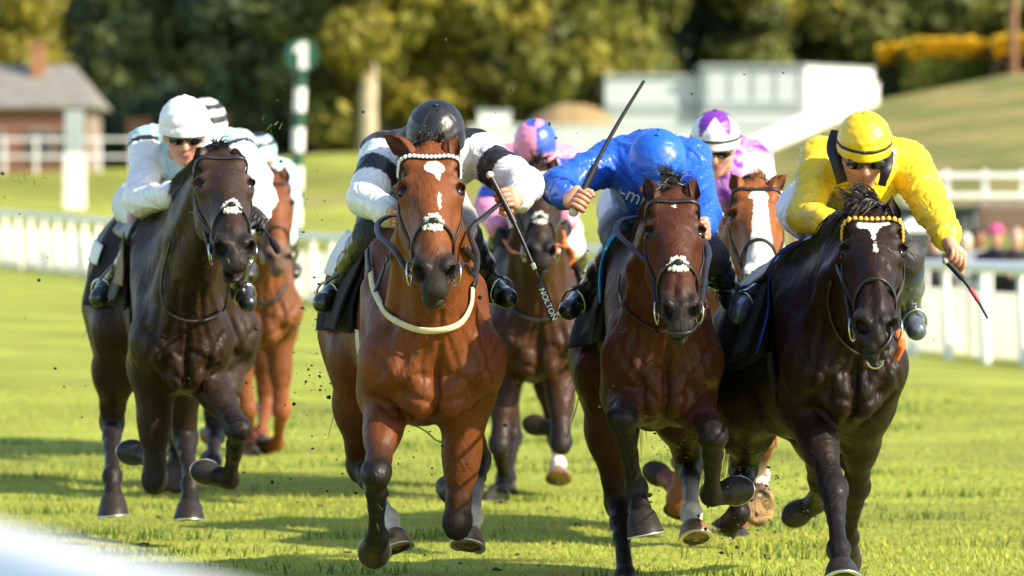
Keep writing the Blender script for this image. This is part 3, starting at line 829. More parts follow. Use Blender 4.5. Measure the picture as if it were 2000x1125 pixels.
def spectator(label, px, py, d, skin, top, hair, hat=None):
    c = P(px, py, d); g = gz(c[0], d); k = max(.75, (c[2] - g) / 1.55)
    root = empty('person', (c[0], d, g), label, 'person', 'spectators behind the rail')
    def q(x, y, z): return np.array((c[0] + x, d + y, c[2] + z))
    F = Field(.02)
    sk = np.array(skin)
    F.ell(q(0, 0, 0), (.075, .095, .115), None, .03, sk); F.ell(q(0, -.03, -.07), (.055, .06, .06), None, .03, sk); F.cone(q(0, -.09, -.01), q(0, -.105, -.035), .014, .016, .01, sk)
    F.cone(q(0, .01, -.08), q(0, .02, -.22), .055, .065, .03, sk)
    F.cone(q(0, .02, -.25), q(0, .02, -.75), .10, .12, .05, sk)
    zf = g + .05
    for s_ in (-1, 1):
        F.cone(q(s_ * .09, .02, -.75), np.array((c[0] + s_ * .10, d + .0, zf)), .08, .05, .04, sk)
        F.cone(np.array((c[0] + s_ * .10, d, zf)), np.array((c[0] + s_ * .11, d - .16, zf - .01)), .045, .035, .03, sk)
        F.cone(q(s_ * .19, .02, -.27), q(s_ * .23, -.05, -.52), .05, .04, .03, sk); F.cone(q(s_ * .23, -.05, -.52), q(s_ * .10, -.28, -.48), .04, .035, .03, sk)
    V, Q = F.mesh(); np_mesh('body', V, Q, JM_SKIN, root, F.colors(V))
    F = Field(.02); t = np.array(top)
    F.cone(q(0, .02, -.27), q(0, .02, -.78), .15, .155, .05, t, flat=(np.array((0, 1.0, 0)), .8)); F.cone(q(-.18, .02, -.26), q(.18, .02, -.26), .075, .075, .05, t)
    for s_ in (-1, 1):
        F.cone(q(s_ * .19, .02, -.27), q(s_ * .235, -.05, -.52), .068, .058, .03, t); F.cone(q(s_ * .235, -.05, -.52), q(s_ * .12, -.25, -.485), .058, .05, .03, t)
    V, Q = F.mesh(); np_mesh('coat', V, Q, JM_CLOTH, root, F.colors(V))
    F = Field(.02)
    for s_ in (-1, 1): F.cone(q(s_ * .085, .02, -.78), np.array((c[0] + s_ * .10, d + .0, zf + .1)), .105, .07, .04, np.array((.03, .035, .06)))
    V, Q = F.mesh(); np_mesh('trousers', V, Q, JM_CLOTH, root, F.colors(V))
    F = Field(.018); F.ell(q(0, .025, .035), (.086, .098, .098), None, .03, np.array(hair)); F.ell(q(0, -.085, -.06), (.07, .06, .10), None, .02, None, -1)
    V, Q = F.mesh(); np_mesh('hair', V, Q, JM_CLOTH, root, F.colors(V))
    if hat is not None:
        B = MB(); B.ball(q(0, .02, .075), (.10, .11, .085), 16, 8); B.tube([q(0, .02, .055), q(0, .02, .066)], .15, 20)
        B.build('hat', mat('hat_felt', hat, rough=.8, var=.1), root)
JM_SKIN = mat('spectator_skin', (.5, .3, .2), rough=.55, var=.1, attr=True)
JM_CLOTH = mat('coat_cloth', (.5, .5, .5), rough=.85, var=.2, vscale=9, attr=True, bump=.3, bscale=20, bdist=.01)
for a in (('spectator with dark hair and dark jacket left of the pink hat, behind the rail', 1912, 466, 65.5, (.25, .10, .05), (.45, .48, .52), (.012, .01, .01), None),
          ('spectator in a pink hat and navy coat behind the rail', 1945, 462, 64.8, (.55, .30, .19), (.018, .022, .045), (.08, .04, .02), (.60, .08, .25)),
          ('bald spectator in a black coat at the right edge behind the rail', 1985, 464, 64.5, (.60, .34, .25), (.010, .011, .016), (.45, .26, .18), None),
          ('spectator in dark clothes half hidden by the yellow rider\'s sleeve', 1822, 470, 67.0, (.48, .25, .17), (.012, .012, .02), (.05, .03, .02), None),
          ('spectator in a white top between the outstretched hand and the pink hat', 1886, 474, 68.0, (.6, .42, .33), (.70, .71, .70), (.66, .62, .52), None),
          ('spectator in a brown coat behind the light chestnut horse', 1556, 462, 73.0, (.42, .24, .16), (.07, .035, .03), (.04, .025, .015), None)):
    spectator(*a)
# ================================================================== HORSES
HM = {}
def horse_mats():
    HM['coat'] = coat_mat()
    HM['eye'] = mat('horse_eye', (.008, .005, .004), rough=.12, spec=.35, var=.0)
    HM['leather'] = mat('bridle_leather', (.016, .014, .014), rough=.42, spec=.5, var=.3, vscale=40, bump=.3, bscale=200, bdist=.001)
    HM['brown_leather'] = mat('rein_rubber', (.27, .07, .03), rough=.6, var=.2, vscale=60)
    HM['orange'] = mat('orange_rubber', (.75, .16, .03), rough=.55, var=.1)
    HM['steel'] = mat('bit_steel', (.62, .60, .56), rough=.25, metal=1.0, var=.05)
    HM['fleece'] = mat('fleece', (.78, .74, .62), rough=.95, spec=.1, var=.25, vscale=70, bump=.9, bscale=90, bdist=.01, sheen=.4)
    HM['cream'] = mat('cream_webbing', (.62, .54, .36), rough=.7, var=.12, vscale=30)
    HM['cloth'] = mat('saddle_cloth', (.010, .010, .012), rough=.9, spec=.15, var=.4, vscale=14, bump=.35, bscale=90, bdist=.003, sheen=.05)
    HM['greycloth'] = mat('saddle_pad_grey', (.075, .078, .072), rough=.85, spec=.2, var=.25, vscale=14, bump=.3, bscale=120, bdist=.002)
    HM['white'] = mat('white_print', (.78, .78, .76), rough=.7, var=.08)
    HM['blue_edge'] = mat('blue_binding', (.02, .06, .35), rough=.5, var=.1)
    HM['cyan'] = mat('cyan_cloth', (.03, .38, .72), rough=.6, var=.1, bump=.2)
    HM['tan'] = mat('tan_pad', (.23, .155, .075), rough=.8, var=.25, vscale=30, bump=.3)
    HM['mane'] = mat('black_hair', (.012, .009, .008), rough=.45, spec=.5, var=.5, vscale=50)
    HM['redhair'] = mat('chestnut_hair', (.32, .13, .045), rough=.5, spec=.4, var=.4, vscale=50)
    HM['hoofdark'] = mat('dark_hoof', (.024, .019, .016), rough=.5, spec=.35, var=.45, vscale=30, stretch=(1, 1, 6), bump=.4, bscale=60)
    HM['hoofpale'] = mat('pale_hoof', (.42, .25, .11), rough=.5, spec=.45, var=.3, vscale=25, hue2=(.06, .035, .02), bump=.4, bscale=60)
    HM['shoe'] = mat('horseshoe_metal', (.72, .72, .70), rough=.32, metal=.9, var=.1)
    HM['bead'] = mat('white_beads', (.82, .82, .86), rough=.3, var=.03)
    HM['gold'] = mat('yellow_beads', (.80, .42, .03), rough=.4, var=.1)
    HM['teeth'] = mat('teeth', (.75, .58, .33), rough=.4, var=.15, vscale=60)
def coat_mat():
    m = bpy.data.materials.new('horse_coat')
    nt, b = _bsdf(m); N, Lk = nt.nodes, nt.links
    at = N.new('ShaderNodeAttribute'); at.attribute_name = 'Col'
    tc = N.new('ShaderNodeTexCoord')
    def noise(sc, det=3, dist=0, stretch=None):
        n = N.new('ShaderNodeTexNoise'); n.inputs['Scale'].default_value = sc; n.inputs['Detail'].default_value = det; n.inputs['Distortion'].default_value = dist
        if stretch:
            mp = N.new('ShaderNodeMapping'); mp.inputs['Scale'].default_value = stretch; Lk.new(tc.outputs['Object'], mp.inputs[0]); Lk.new(mp.outputs[0], n.inputs[0])
        else: Lk.new(tc.outputs['Object'], n.inputs[0])
        return n.outputs['Fac']
    def rng_(f, a, b_, c, d):
        r = N.new('ShaderNodeMapRange'); r.inputs[1].default_value = a; r.inputs[2].default_value = b_; r.inputs[3].default_value = c; r.inputs[4].default_value = d
        Lk.new(f, r.inputs[0]); return r.outputs[0]
    def mul(a, b_):
        x = N.new('ShaderNodeMath'); x.operation = 'MULTIPLY'; Lk.new(a, x.inputs[0]); Lk.new(b_, x.inputs[1]); return x.outputs[0]
    v1 = rng_(noise(5, 3), .3, .7, .80, 1.2)
    v2 = rng_(noise(70, 3, 0, (1, 1, .35)), .3, .7, .86, 1.14)
    sc = N.new('ShaderNodeVectorMath'); sc.operation = 'SCALE'
    am = N.new('ShaderNodeAttribute'); am.attribute_name = 'Mark'
    ad = N.new('ShaderNodeMath'); ad.operation = 'ADD'; Lk.new(am.outputs['Fac'], ad.inputs[0])
    Lk.new(rng_(noise(75, 3), .25, .75, -.0045, .0045), ad.inputs[1])
    mx = N.new('ShaderNodeMix'); mx.data_type = 'RGBA'; mx.inputs[7].default_value = (.76, .72, .64, 1)
    Lk.new(rng_(ad.outputs[0], -.0012, .0022, 0, 1), mx.inputs[0]); Lk.new(at.outputs['Color'], mx.inputs[6])
    dm = N.new('ShaderNodeMix'); dm.data_type = 'RGBA'; dm.inputs[7].default_value = (.10, .085, .055, 1)
    Lk.new(mul(rng_(noise(85, 2), .66, .72, 0, .75), rng_(noise(4, 2), .45, .65, 0, 1)), dm.inputs[0]); Lk.new(mx.outputs[2], dm.inputs[6])
    Lk.new(dm.outputs[2], sc.inputs[0]); Lk.new(mul(v1, v2), sc.inputs['Scale'])
    Lk.new(sc.outputs[0], b.inputs['Base Color'])
    rr = rng_(noise(9, 4), .3, .7, .41, .57); Lk.new(rr, b.inputs['Roughness'])
    b.inputs['Specular IOR Level'].default_value = .20
    b.inputs['Sheen Weight'].default_value = .0
    # veins and muscle grain under the skin
    rid = N.new('ShaderNodeMath'); rid.operation = 'ABSOLUTE'
    sb = N.new('ShaderNodeMath'); sb.operation = 'SUBTRACT'; sb.inputs[1].default_value = .5
    Lk.new(noise(7, 3, 1.2, (1, 1, .55)), sb.inputs[0]); Lk.new(sb.outputs[0], rid.inputs[0])
    vein = rng_(rid.outputs[0], 0, .035, 1, 0)
    b1 = N.new('ShaderNodeBump'); b1.inputs['Strength'].default_value = .30; b1.inputs['Distance'].default_value = .004
    Lk.new(vein, b1.inputs['Height'])
    b2 = N.new('ShaderNodeBump'); b2.inputs['Strength'].default_value = .6; b2.inputs['Distance'].default_value = .022
    Lk.new(noise(9, 2, .6, (1.3, 1.3, .6)), b2.inputs['Height']); Lk.new(b1.outputs[0], b2.inputs['Normal'])
    b3 = N.new('ShaderNodeBump'); b3.inputs['Strength'].default_value = .25; b3.inputs['Distance'].default_value = .002
    Lk.new(noise(150, 3, 0, (1, 1, .25)), b3.inputs['Height']); Lk.new(b2.outputs[0], b3.inputs['Normal'])
    b4 = N.new('ShaderNodeBump'); b4.inputs['Strength'].default_value = .2; b4.inputs['Distance'].default_value = .007
    Lk.new(noise(26, 4, .8, (1, 1, .5)), b4.inputs['Height']); Lk.new(b3.outputs[0], b4.inputs['Normal'])
    Lk.new(b4.outputs[0], b.inputs['Normal'])
    return m

SC = 1.08
LS = .97
class Horse:
    def __init__(s, **k):
        s.__dict__.update(k)
        s.C = P(*s.c, s.d)
        y = R_(s.yaw); pt = s.pitch
        s.bx = np.array([math.cos(y), math.sin(y), 0]); s.by = nrm([-math.sin(y), math.cos(y), pt]); s.bz = np.cross(s.bx, s.by)
        s.root_loc = np.array([s.C[0], s.C[1], 0.0])
        s.root = empty('racehorse', s.root_loc, s.label, 'horse', 'racehorses galloping in the field')
        s.body()
    def T(s, x, y, z):
        if z > 0: z *= s.ht
        return s.C + (s.bx * x * s.wid + s.by * y + s.bz * z) * SC
    def Rb(s): return np.stack([s.bx, s.by, s.bz], 0)
    def H(s, u, v, w):
        return s.poll + (s.hu * u + s.hv * v * s.hw + s.hn * w) * s.hs
    def body(s):
        f = s.f = Field(s.vox)
        coat, dark, leg = [np.array(c) for c in (s.coat, s.dark, s.legcol)]
        Rb = s.Rb(); W = s.wid * SC
        def E(c, r, k=.06, col=coat, op=1, cw=1.0, rear=False):
            W = (s.rw if rear else s.wid) * SC; f.ell(s.T(c[0] * (s.rw / s.wid if rear else 1), c[1], c[2]), (r[0] * W, r[1] * SC, r[2] * SC * (.92 if r[2] > .2 else 1)), Rb, k, col, op, cw)
        def Cn(a, b, ra, rb, k=.06, col=coat, flat=None, op=1, cw=1.0): f.cone(s.T(*a), s.T(*b), ra * SC, rb * SC, k, col, op, flat, cw)
        # trunk
        E((0, .78, .15), (.262, .60, .31), .1)
        E((0, .52, .08), (.225, .30, .31), .1)
        E((0, .30, .08), (.200, .28, .31), .1)
        E((0, 1.08, .17), (.215, .40, .21), .1)
        E((0, 1.24, .25), (.255, .36, .29), .1, rear=True)
        for sx in (-1, 1):
            E((sx * .13, 1.40, .15), (.145, .20, .25), .08, rear=True)
            E((sx * .16, 1.20, .11), (.110, .24, .25), .06, rear=True)
            Cn((sx * .10, .44, .40), (sx * .170, .07, .05), .10, .090, .07)          # shoulder blade to point of shoulder
            Cn((sx * .19, .10, .0), (sx * .175, .27, -.10), .088, .085, .05)
            E((sx * .075, .02, -.01), (.078, .085, .10), .03)
            Cn((sx * .150, -.005, .07), (sx * .160, -.022, -.030), .055, .054, .014)        # point of shoulder
            Cn((sx * .030, -.050, .13), (sx * .105, -.036, -.04), .040, .046, .016)     # sheet from neck to arm
            E((sx * .068, -.008, -.100), (.074, .070, .088), .02)                     # lower breast lobes
            Cn((sx * .205, .05, .01), (sx * .115, -.005, -.135), .036, .030, .010)        # fold above the foreleg
            E((sx * .05, .12, -.140), (.06, .12, .06), .03)
            Cn((sx * .075, .0, .08), (sx * .05, -.02, .24), .072, .07, .04)            # neck underside columns
            Cn((sx * .215, .30, .28), (sx * .215, .22, -.02), .045, .06, .03)          # triceps behind the shoulder
        Cn((0, .42, .42), (0, .80, .37), .07, .09, .09)
        # head frame
        s.poll = P(*s.pollpx, s.d - s.reach)
        pz = s.poll
        s.muz = solve(pz, s.muzpx, .60 * s.hs, -1)
        u = nrm(s.muz - pz); v = np.cross(u, [0, 0, 1.0]); v = nrm(v if v[0] > 0 else -v)
        v = nrm(v * math.cos(s.roll) + np.cross(u, v) * math.sin(s.roll)); n = np.cross(u, v)
        if n[2] < 0 and n[1] > 0: n = -n
        if n @ np.array([0, -.5, 1]) < 0: n = -n
        s.hu, s.hv, s.hn = u, v, n
        Hd = s.H
        # neck: crest line and throat line
        crest = [s.T(0, .46, .42), lerp(s.T(0, .46, .42), Hd(.0, 0, .0), .5) + np.array([0, 0, .05]), Hd(-.01, 0, .0)]
        thr = [s.T(0, .06, .12), lerp(s.T(0, .06, .12), Hd(.06, 0, -.10), .5), Hd(.07, 0, -.10)]
        nf = (s.bx, .78)
        for L, r in ((crest, (.10, .072, .060)), (thr, (.145, .100, .070)), ([lerp(a, b, .5) for a, b in zip(crest, thr)], (.165, .110, .078))):
            for i in (0, 1): f.cone(L[i], L[i + 1], r[i] * SC, r[i + 1] * SC, .07, coat, 1, nf)
        for sx in (-1, 1):                                                             # brachiocephalic bands
            o = s.bx * sx
            f.cone(s.T(sx * .14, .10, .12), thr[1] + o * .085 + np.array([0, .04, .05]), .06, .045, .05, coat)
            f.cone(thr[1] + o * .085 + np.array([0, .04, .05]), Hd(.04, sx * .06, -.07), .045, .03, .05, coat)
        # head
        hs = s.hs; RH = np.stack([u, v, n], 0)
        mz = np.array(s.muzcol); fc = np.array(s.facecol)
        def HE(c, r, k=.03, col=fc, op=1, R=RH, cw=1.0): f.ell(Hd(*c), (r[0] * hs, r[1] * hs * s.hw, r[2] * hs), R, k, col, op, cw)
        def HC(a, b, ra, rb, k=.03, col=fc, op=1, flat=None): f.cone(Hd(*a), Hd(*b), ra * hs, rb * hs, k, col, op, flat)
        HE((.08, 0, .0), (.11, .088, .075), .05)
        HE((.185, 0, .015), (.15, .092, .07), .04)
        HC((.20, 0, .008), (.47, 0, -.004), .076, .056, .04)
        HC((.24, 0, .048 + s.rom), (.36, 0, .038 + s.rom * 1.5), .036, .032, .03)
        HC((.36, 0, .038 + s.rom * 1.5), (.47, 0, .028), .032, .028, .03)
        HC((.27, 0, -.07), (.48, 0, -.055), .06, .035, .05)
        for sx in (-1, 1):
            HE((.205, sx * .080, .026), (.055, .033, .033), .025)
            HC((.180, sx * .066, .064), (.192, sx * .106, .046), .014, .012, .015)
            HC((.232, sx * .080, .052), (.228, sx * .104, .040), .008, .008, .01)
            HE((.210, sx * .094, .044), (.026, .018, .020), .006, np.array([.010, .007, .006]), -1, cw=1.3)
            HE((.20, sx * .064, -.080), (.12, .038, .092), .03)
            HC((.27, sx * .045, -.105), (.46, sx * .022, -.078), .042, .028, .04)
            HC((.26, sx * .082, -.025), (.38, sx * .058, -.02), .014, .010, .02)
            HE((.105, sx * .062, .055), (.04, .03, .03), .03)
            HE((.13, sx * .078, .042), (.028, .014, .014), .02, None, -1)
            HE((.34, sx * .088, .030), (.07, .016, .014), .03, None, -1)
        HE((.525, 0, -.022), (.07, .060, .058), .03, mz)
        HE((.585, 0, -.040), (.032, .046, .036), .02, mz)
        HE((.555, 0, -.098), (.042, .036, .026), .012, mz)
        HC((.47, 0, -.085), (.55, 0, -.095), .034, .028, .03, mz)
        for sx in (-1, 1):
            HE((.535, sx * .047 * s.flare, .006), (.045, .028, .036), .014, mz)
            HC((.50, sx * .052, .022), (.55, sx * .028, .034), .013, .012, .015, mz)
        for sx in (-1, 1):
            ru = nrm(u * .55 + v * sx * .55 + n * .35); Rn = np.stack(frame_from(ru, u * .8 - v * sx * .2 - n * .8))
            f.ell(Hd(.557, sx * .050 * s.flare, .010), np.array((.036, .026, .018 * s.flare)) * hs, Rn, .008, np.array([.006, .004, .004]), -1, 1.6)
        HE((.585, 0, -.076 - s.mouth * .4), (.055, .06, .006 + s.mouth), .008, np.array([.02, .01, .009]), -1)
        # legs
        s.hooves = []
        for name, sx, kn, ft, tp, sg in s.legs:
            s.hk = .80 if len(sg) > 3 else (.88 if sg[2] > 0 else 1.0)
            if name == 'fore': s.fore(f, sx, kn, ft, tp, sg, coat, leg)
            else: s.hind(f, sx, kn, ft, tp, sg, coat, leg)
        V, F = f.mesh()
        V = f.relax(V, F, 1)
        col = f.colors(V)
        V = s.creases(V)
        col = s.markings(V, col)
        # ears join the same skin
        for sx, tip in ((-1, s.ears[0]), (1, s.ears[1])):
            if tip is None: continue
            ev, ef, ec = s.ear(sx, tip)
            F = np.concatenate([F, ef + len(V)]); V = np.concatenate([V, ev]); col = np.concatenate([col, ec])
        s.bodyobj = np_mesh('body', V, F, HM['coat'], s.root, col)
        at = s.bodyobj.data.attributes.new('Mark', 'FLOAT', 'POINT')
        mk_ = np.full(len(V), -.05, np.float32); mk_[:len(s.M)] = s.M
        at.data.foreach_set('value', mk_)
        for sx in (-1, 1):
            MB().ball(Hd(.211, sx * .0835, .029), .0225 * hs, 16, 10).build('eye', HM['eye'], s.root)
        for (cor, tip, nrm_, pale, hk) in s.hooves: s.hoof(cor, tip, nrm_, pale, hk)
        s.hair()
    def creases(s, V):
        """grooves between the breast muscles, and raised veins, cut into the skin along lines on the chest"""
        q = (V - s.C) / SC; x = q @ s.bx / s.wid; y = q @ s.by; z = q @ s.bz
        m = (y < .22) & (np.abs(x) < .34) & (z < .40) & (z > -.30)
        if not m.any(): return V
        xm, zm = x[m], z[m]; h = np.zeros(m.sum()); r = np.random.default_rng(int(abs(s.C[0]) * 1000))
        J = lambda a: [(p + r.normal() * .008, w + r.normal() * .008) for p, w in a]
        gro = [([(0, .16), (.004, .02), (-.004, -.08), (0, -.17)], .011, .010)]
        for k in (-1, 1):
            gro += [(J([(k * .27, .03), (k * .19, -.05), (k * .11, -.115), (k * .03, -.14)]), .012, .011), (J([(k * .07, .22), (k * .10, .09), (k * .155, -.01), (k * .17, -.06)]), .012, .009),
                    (J([(k * .035, .10), (k * .075, .0), (k * .075, -.06)]), .010, .007), (J([(k * .17, .16), (k * .215, .05), (k * .25, -.06)]), .013, .009), (J([(k * .03, -.05), (k * .10, -.045), (k * .15, -.075)]), .010, .007),
                    (J([(k * .24, -.10), (k * .17, -.15), (k * .09, -.19)]), .010, .009), (J([(k * .13, -.06), (k * .145, -.12), (k * .12, -.17)]), .009, .006)]
            for n in range(4):
                a = (k * r.uniform(.05, .22), r.uniform(-.05, .22)); d = r.uniform(-.06, .06)
                gro.append(([a, (a[0] + d * .5 + r.normal() * .012, a[1] - .05), (a[0] + d + r.normal() * .012, a[1] - .11)], .007, -.004))
        for pl, w, dep in gro:
            best = np.full(len(h), 9.0)
            C = catmull([np.array([a, b, 0.0]) for a, b in pl], 5)
            for a, b in zip(C[:-1], C[1:]):
                ab = (b - a)[:2]; px, pz = xm - a[0], zm - a[1]
                t = np.clip((px * ab[0] + pz * ab[1]) / max(ab @ ab, 1e-9), 0, 1)
                best = np.minimum(best, ((px - t * ab[0]) * s.wid) ** 2 + (pz - t * ab[1]) ** 2)
            h -= dep * np.exp(-best / w ** 2) - .35 * dep * np.exp(-best / (2.6 * w) ** 2)
        fade = np.clip((.22 - y[m]) / .10, 0, 1)
        V = V.copy(); V[m] += s.f.grad(V[m]) * (h * fade * s.cut)[:, None]
        return V
    def fore(s, f, sx, kn, ft, tp, sg, coat, leg):
        white = np.array([.75, .70, .62])
        E = s.T(sx * .165, .22, -.12)
        K = solve(E, kn, .41 * SC, sg[0]); Ft = solve(K, ft, .29 * SC, sg[1]); T = solve(Ft, tp, .205 * SC * (sg[3] if len(sg) > 3 else 1), sg[2])
        if s.elbow: E = E + (K - E) * .10
        fw = np.array([0, -1.0, 0])
        d1 = nrm(K - E); bend = nrm(fw - d1 * (fw @ d1))
        if d1 @ fw > .8: bend = nrm(np.array([0, 0, 1.0]) - d1 * d1[2])
        f.cone(s.T(sx * .18, .06, -.02), E, .105 * LS, .10 * LS, .06, coat)
        f.cone(E, lerp(E, K, .45), .096 * LS, .062 * LS, .05, coat)
        f.cone(lerp(E, K, .15) + bend * .025, lerp(E, K, .6) + bend * .012, .062 * LS, .048 * LS, .04, coat)
        f.cone(lerp(E, K, .08) + s.bx * sx * .040, lerp(E, K, .60) + s.bx * sx * .020, .05 * LS, .038 * LS, .012, coat)
        f.cone(lerp(E, K, .08) - s.bx * sx * .045 + bend * .02, lerp(E, K, .5) - s.bx * sx * .015, .045 * LS, .035 * LS, .012, coat)
        f.cone(lerp(E, K, .45), lerp(E, K, .86), .061 * LS, .041 * LS, .04, lerp(coat, leg, s.legfade))
        f.cone(lerp(E, K, .82), K, .042 * LS, .043 * LS, .03, leg)
        f.ell(K + bend * .006, (.049 * LS, .040 * LS, .050 * LS), frame_from(np.cross(d1, bend), bend), .02, leg)
        f.ell(lerp(E, K, 1.07) + bend * .004, (.040 * LS, .036 * LS, .030 * LS), frame_from(np.cross(d1, bend), bend), .015, leg)
        for o in (-1, 1): f.ell(lerp(E, K, .97) + s.bx * o * .034 + bend * .004, np.array((.018, .022, .032)) * LS, None, .015, leg)
        s.lower(f, K, Ft, T, leg, .0)
    def hind(s, f, sx, kn, ft, tp, sg, coat, leg):
        q = s.rw / s.wid; hip = s.T(sx * .15 * q, 1.18, .10); st = s.T(sx * .165 * q, 1.04, -.01)
        Hk = solve(st, kn, .46 * SC, sg[0]); Ft = solve(Hk, ft, .40 * SC, sg[1]); T = solve(Ft, tp, .205 * SC * (sg[3] if len(sg) > 3 else 1), sg[2])
        f.cone(hip, st, .145 * LS, .112 * LS, .07, coat)
        f.cone(st, lerp(st, Hk, .45), .112 * LS, .090 * LS, .05, coat)
        f.cone(s.T(sx * .15 * q, 1.36, .06), lerp(st, Hk, .55), .13 * LS, .070 * LS, .06, coat)
        f.cone(lerp(st, Hk, .45), lerp(st, Hk, .85), .095 * LS, .056 * LS, .05, lerp(coat, leg, .4))
        f.cone(lerp(st, Hk, .85), Hk, .048 * LS, .050 * LS, .03, leg)
        bk = nrm(np.array([0, 1.0, .25])); d2 = nrm(Ft - Hk); bk = nrm(bk - d2 * (bk @ d2))
        f.cone(lerp(st, Hk, .72) + bk * .045, Hk + bk * .050 - d2 * .02, .018, .028, .03, leg)
        f.cone(Hk + bk * .050 - d2 * .02, lerp(Hk, Ft, .25) + bk * .02, .028, .026, .03, leg)
        f.ell(Hk + np.array([0, 0, -.02]), np.array((.046, .055, .06)) * LS, None, .03, leg)
        s.lower(f, Hk, Ft, T, leg, .002)
    def lower(s, f, K, Ft, T, leg, th):
        d = nrm(Ft - K); L = np.linalg.norm(Ft - K)
        bk = np.array([0, 1.0, 0]) - d * d[1]; bk = nrm(bk) if np.linalg.norm(bk) > .05 else np.array([0, 0, 1.0])
        pd = nrm(T - Ft)
        white = np.array([.72, .66, .58])
        sock = None
        for (px, py) in s.socks:
            q = P(px, py, T[1])
            if np.linalg.norm(q - T) < .035: sock = white
        c2 = leg if sock is None else sock
        f.cone(K, lerp(K, Ft, .3), .042 * LS, (.034 + th) * LS, .03, leg)
        f.cone(lerp(K, Ft, .3), lerp(K, Ft, .5), (.034 + th) * LS, (.0275 + th) * LS, .03, leg)
        f.cone(lerp(K, Ft, .5), Ft, (.0275 + th) * LS, .034 * LS, .03, leg if sock is None else lerp(leg, white, .5))
        f.cone(lerp(K, Ft, .12) + bk * .028, lerp(K, Ft, .9) + bk * .030, .018, .022, .014, leg)      # tendons
        f.ell(Ft + bk * .008, (.044 * LS, .046 * LS, .044 * LS), None, .02, c2)
        f.ell(Ft + bk * .036, (.022, .022, .026), None, .025, c2)
        cor = lerp(Ft, T, .52 if s.hk > .85 else .45)
        f.cone(Ft, lerp(Ft, cor, .7), .034 * LS, .032 * LS, .02, c2)
        f.cone(lerp(Ft, cor, .7), cor, .037 * LS, .044 * LS, .02, c2)
        f.cone(cor, lerp(cor, T, .15), .040 * LS, .040 * LS, .01, c2 * .6)
        s.hooves.append((cor, T, bk, sock is not None, s.hk))
    def hoof(s, cor, T, bk, pale, hk):
        """a hoof: slanted wall flaring from the coronet to the ground edge, flat sole with frog hollow, and its shoe"""
        a = T - cor; L = np.linalg.norm(a); a = nrm(a)
        toe = np.array([0, -1.0, 0]) - a * (-a[1]);
        toe = nrm(toe) if np.linalg.norm(toe) > .15 else nrm(np.array([0, 0, -1.0]) + a * a[2])
        if toe @ bk > 0: toe = -toe
        sd = np.cross(a, toe); seg = 22; v = []; f = []
        rings = [(-.14, .038, .041), (.0, .0455, .047), (.12, .048, .049), (.55, .056, .055), (.97, .065, .061), (1.0, .063, .059), (.96, .044, .040)]
        nr = len(rings)
        for t, r1, r0 in rings:
            r1, r0 = r1 * hk, r0 * hk
            for i in range(seg):
                ph = 2 * math.pi * i / seg; c, n_ = math.cos(ph), math.sin(ph)
                rr = r1 if c > 0 else r0 * (1 - .1 * max(0, -c))
                tt = t * (1.12 if False else 1.0) + (.18 * t * max(c, 0)) - (.0 if t < .2 else .22 * max(-c, 0) * t)
                shift = toe * (.014 * t)
                v.append(cor + a * (L * .80 * t + .040 * c * max(t, 0) * SC) + shift + (toe * c * rr + sd * n_ * r0) * SC)
        f = [(j * seg + i, j * seg + (i + 1) % seg, (j + 1) * seg + (i + 1) % seg, (j + 1) * seg + i) for j in range(nr - 1) for i in range(seg)]
        h = MB().add(v, f, True)
        h.add(v[-seg:], [tuple(range(seg))]); 
        ho = h.build('hoof', HM['hoofpale'] if pale else HM['hoofdark'], s.root)
        if s.near:
            rim = [v[4 * seg + (i % seg)] for i in range(seg + 1) if abs(((i % seg) / seg * 2 * math.pi) - math.pi) > .55]
            k = next(i for i in range(seg) if abs((i / seg * 2 * math.pi) - math.pi) <= .55)
            order = [i for i in range(seg) if abs((i / seg * 2 * math.pi) - math.pi) > .55]
            order = [i for i in order if i > seg / 2] + [i for i in order if i < seg / 2]
            cen = np.mean([v[4 * seg + i] for i in order], 0)
            pts = [lerp(v[4 * seg + i], cen, .12) + a * .002 for i in order]
            MB().ribbon(pts, [nrm(a - toe * .6)] * len(pts), .018, .006).build('horseshoe', HM['shoe'], ho)
    def ear(s, sx, tip):
        base = s.H(.040, sx * .066, .050); b2 = base
        tipw = P(tip[0], tip[1], base[1] + s.eardep)
        ax = tipw - base; L = np.linalg.norm(ax); ax = nrm(ax)
        face = nrm(np.array([sx * .75, -1.0, .15])); face = nrm(face - ax * (ax @ face)); side = np.cross(ax, face)
        nt, na = 14, 13; V = []; C = []; out = []
        coat = np.array(s.facecol); inn = coat * .75 + np.array([.012, .008, .006])
        for sh in (0, 1):
            for i in range(nt + 1):
                t = i / nt
                w = (.017 * (1 - t) ** .6 + .022 * math.sin(math.pi * min(1, t * .92 + .08)) ** .9) * (1 - t ** 4) * s.hs + .002
                w -= sh * .006 * (1 - t)
                curl = lerp(2.7, 1.25, t ** .7)
                for j in range(na):
                    ph = (j / (na - 1) - .5) * 2 * curl
                    c = base - ax * .02 + ax * L * 1.04 * t + side * math.sin(ph) * w * (.95 if abs(ph) < 1.6 else .8) - face * (math.cos(ph) * w * .85 - w * .2) + face * (.004 * sh)
                    c = c + side * (-sx) * .012 * t * t * 0 
                    V.append(c); C.append(inn if sh else lerp(coat, coat * .3, max(0, t - .7) * 2.2))
        n1 = (nt + 1) * na; Fq = []
        for sh in (0, 1):
            for i in range(nt):
                for j in range(na - 1):
                    q = [sh * n1 + i * na + j, sh * n1 + i * na + j + 1, sh * n1 + (i + 1) * na + j + 1, sh * n1 + (i + 1) * na + j]
                    Fq.append(q if sh == 0 else q[::-1])
        for i in range(nt):
            for j in (0, na - 1):
                q = [i * na + j, (i + 1) * na + j, n1 + (i + 1) * na + j, n1 + i * na + j]; Fq.append(q if j else q[::-1])
        return np.array(V), np.array(Fq), np.array(C)
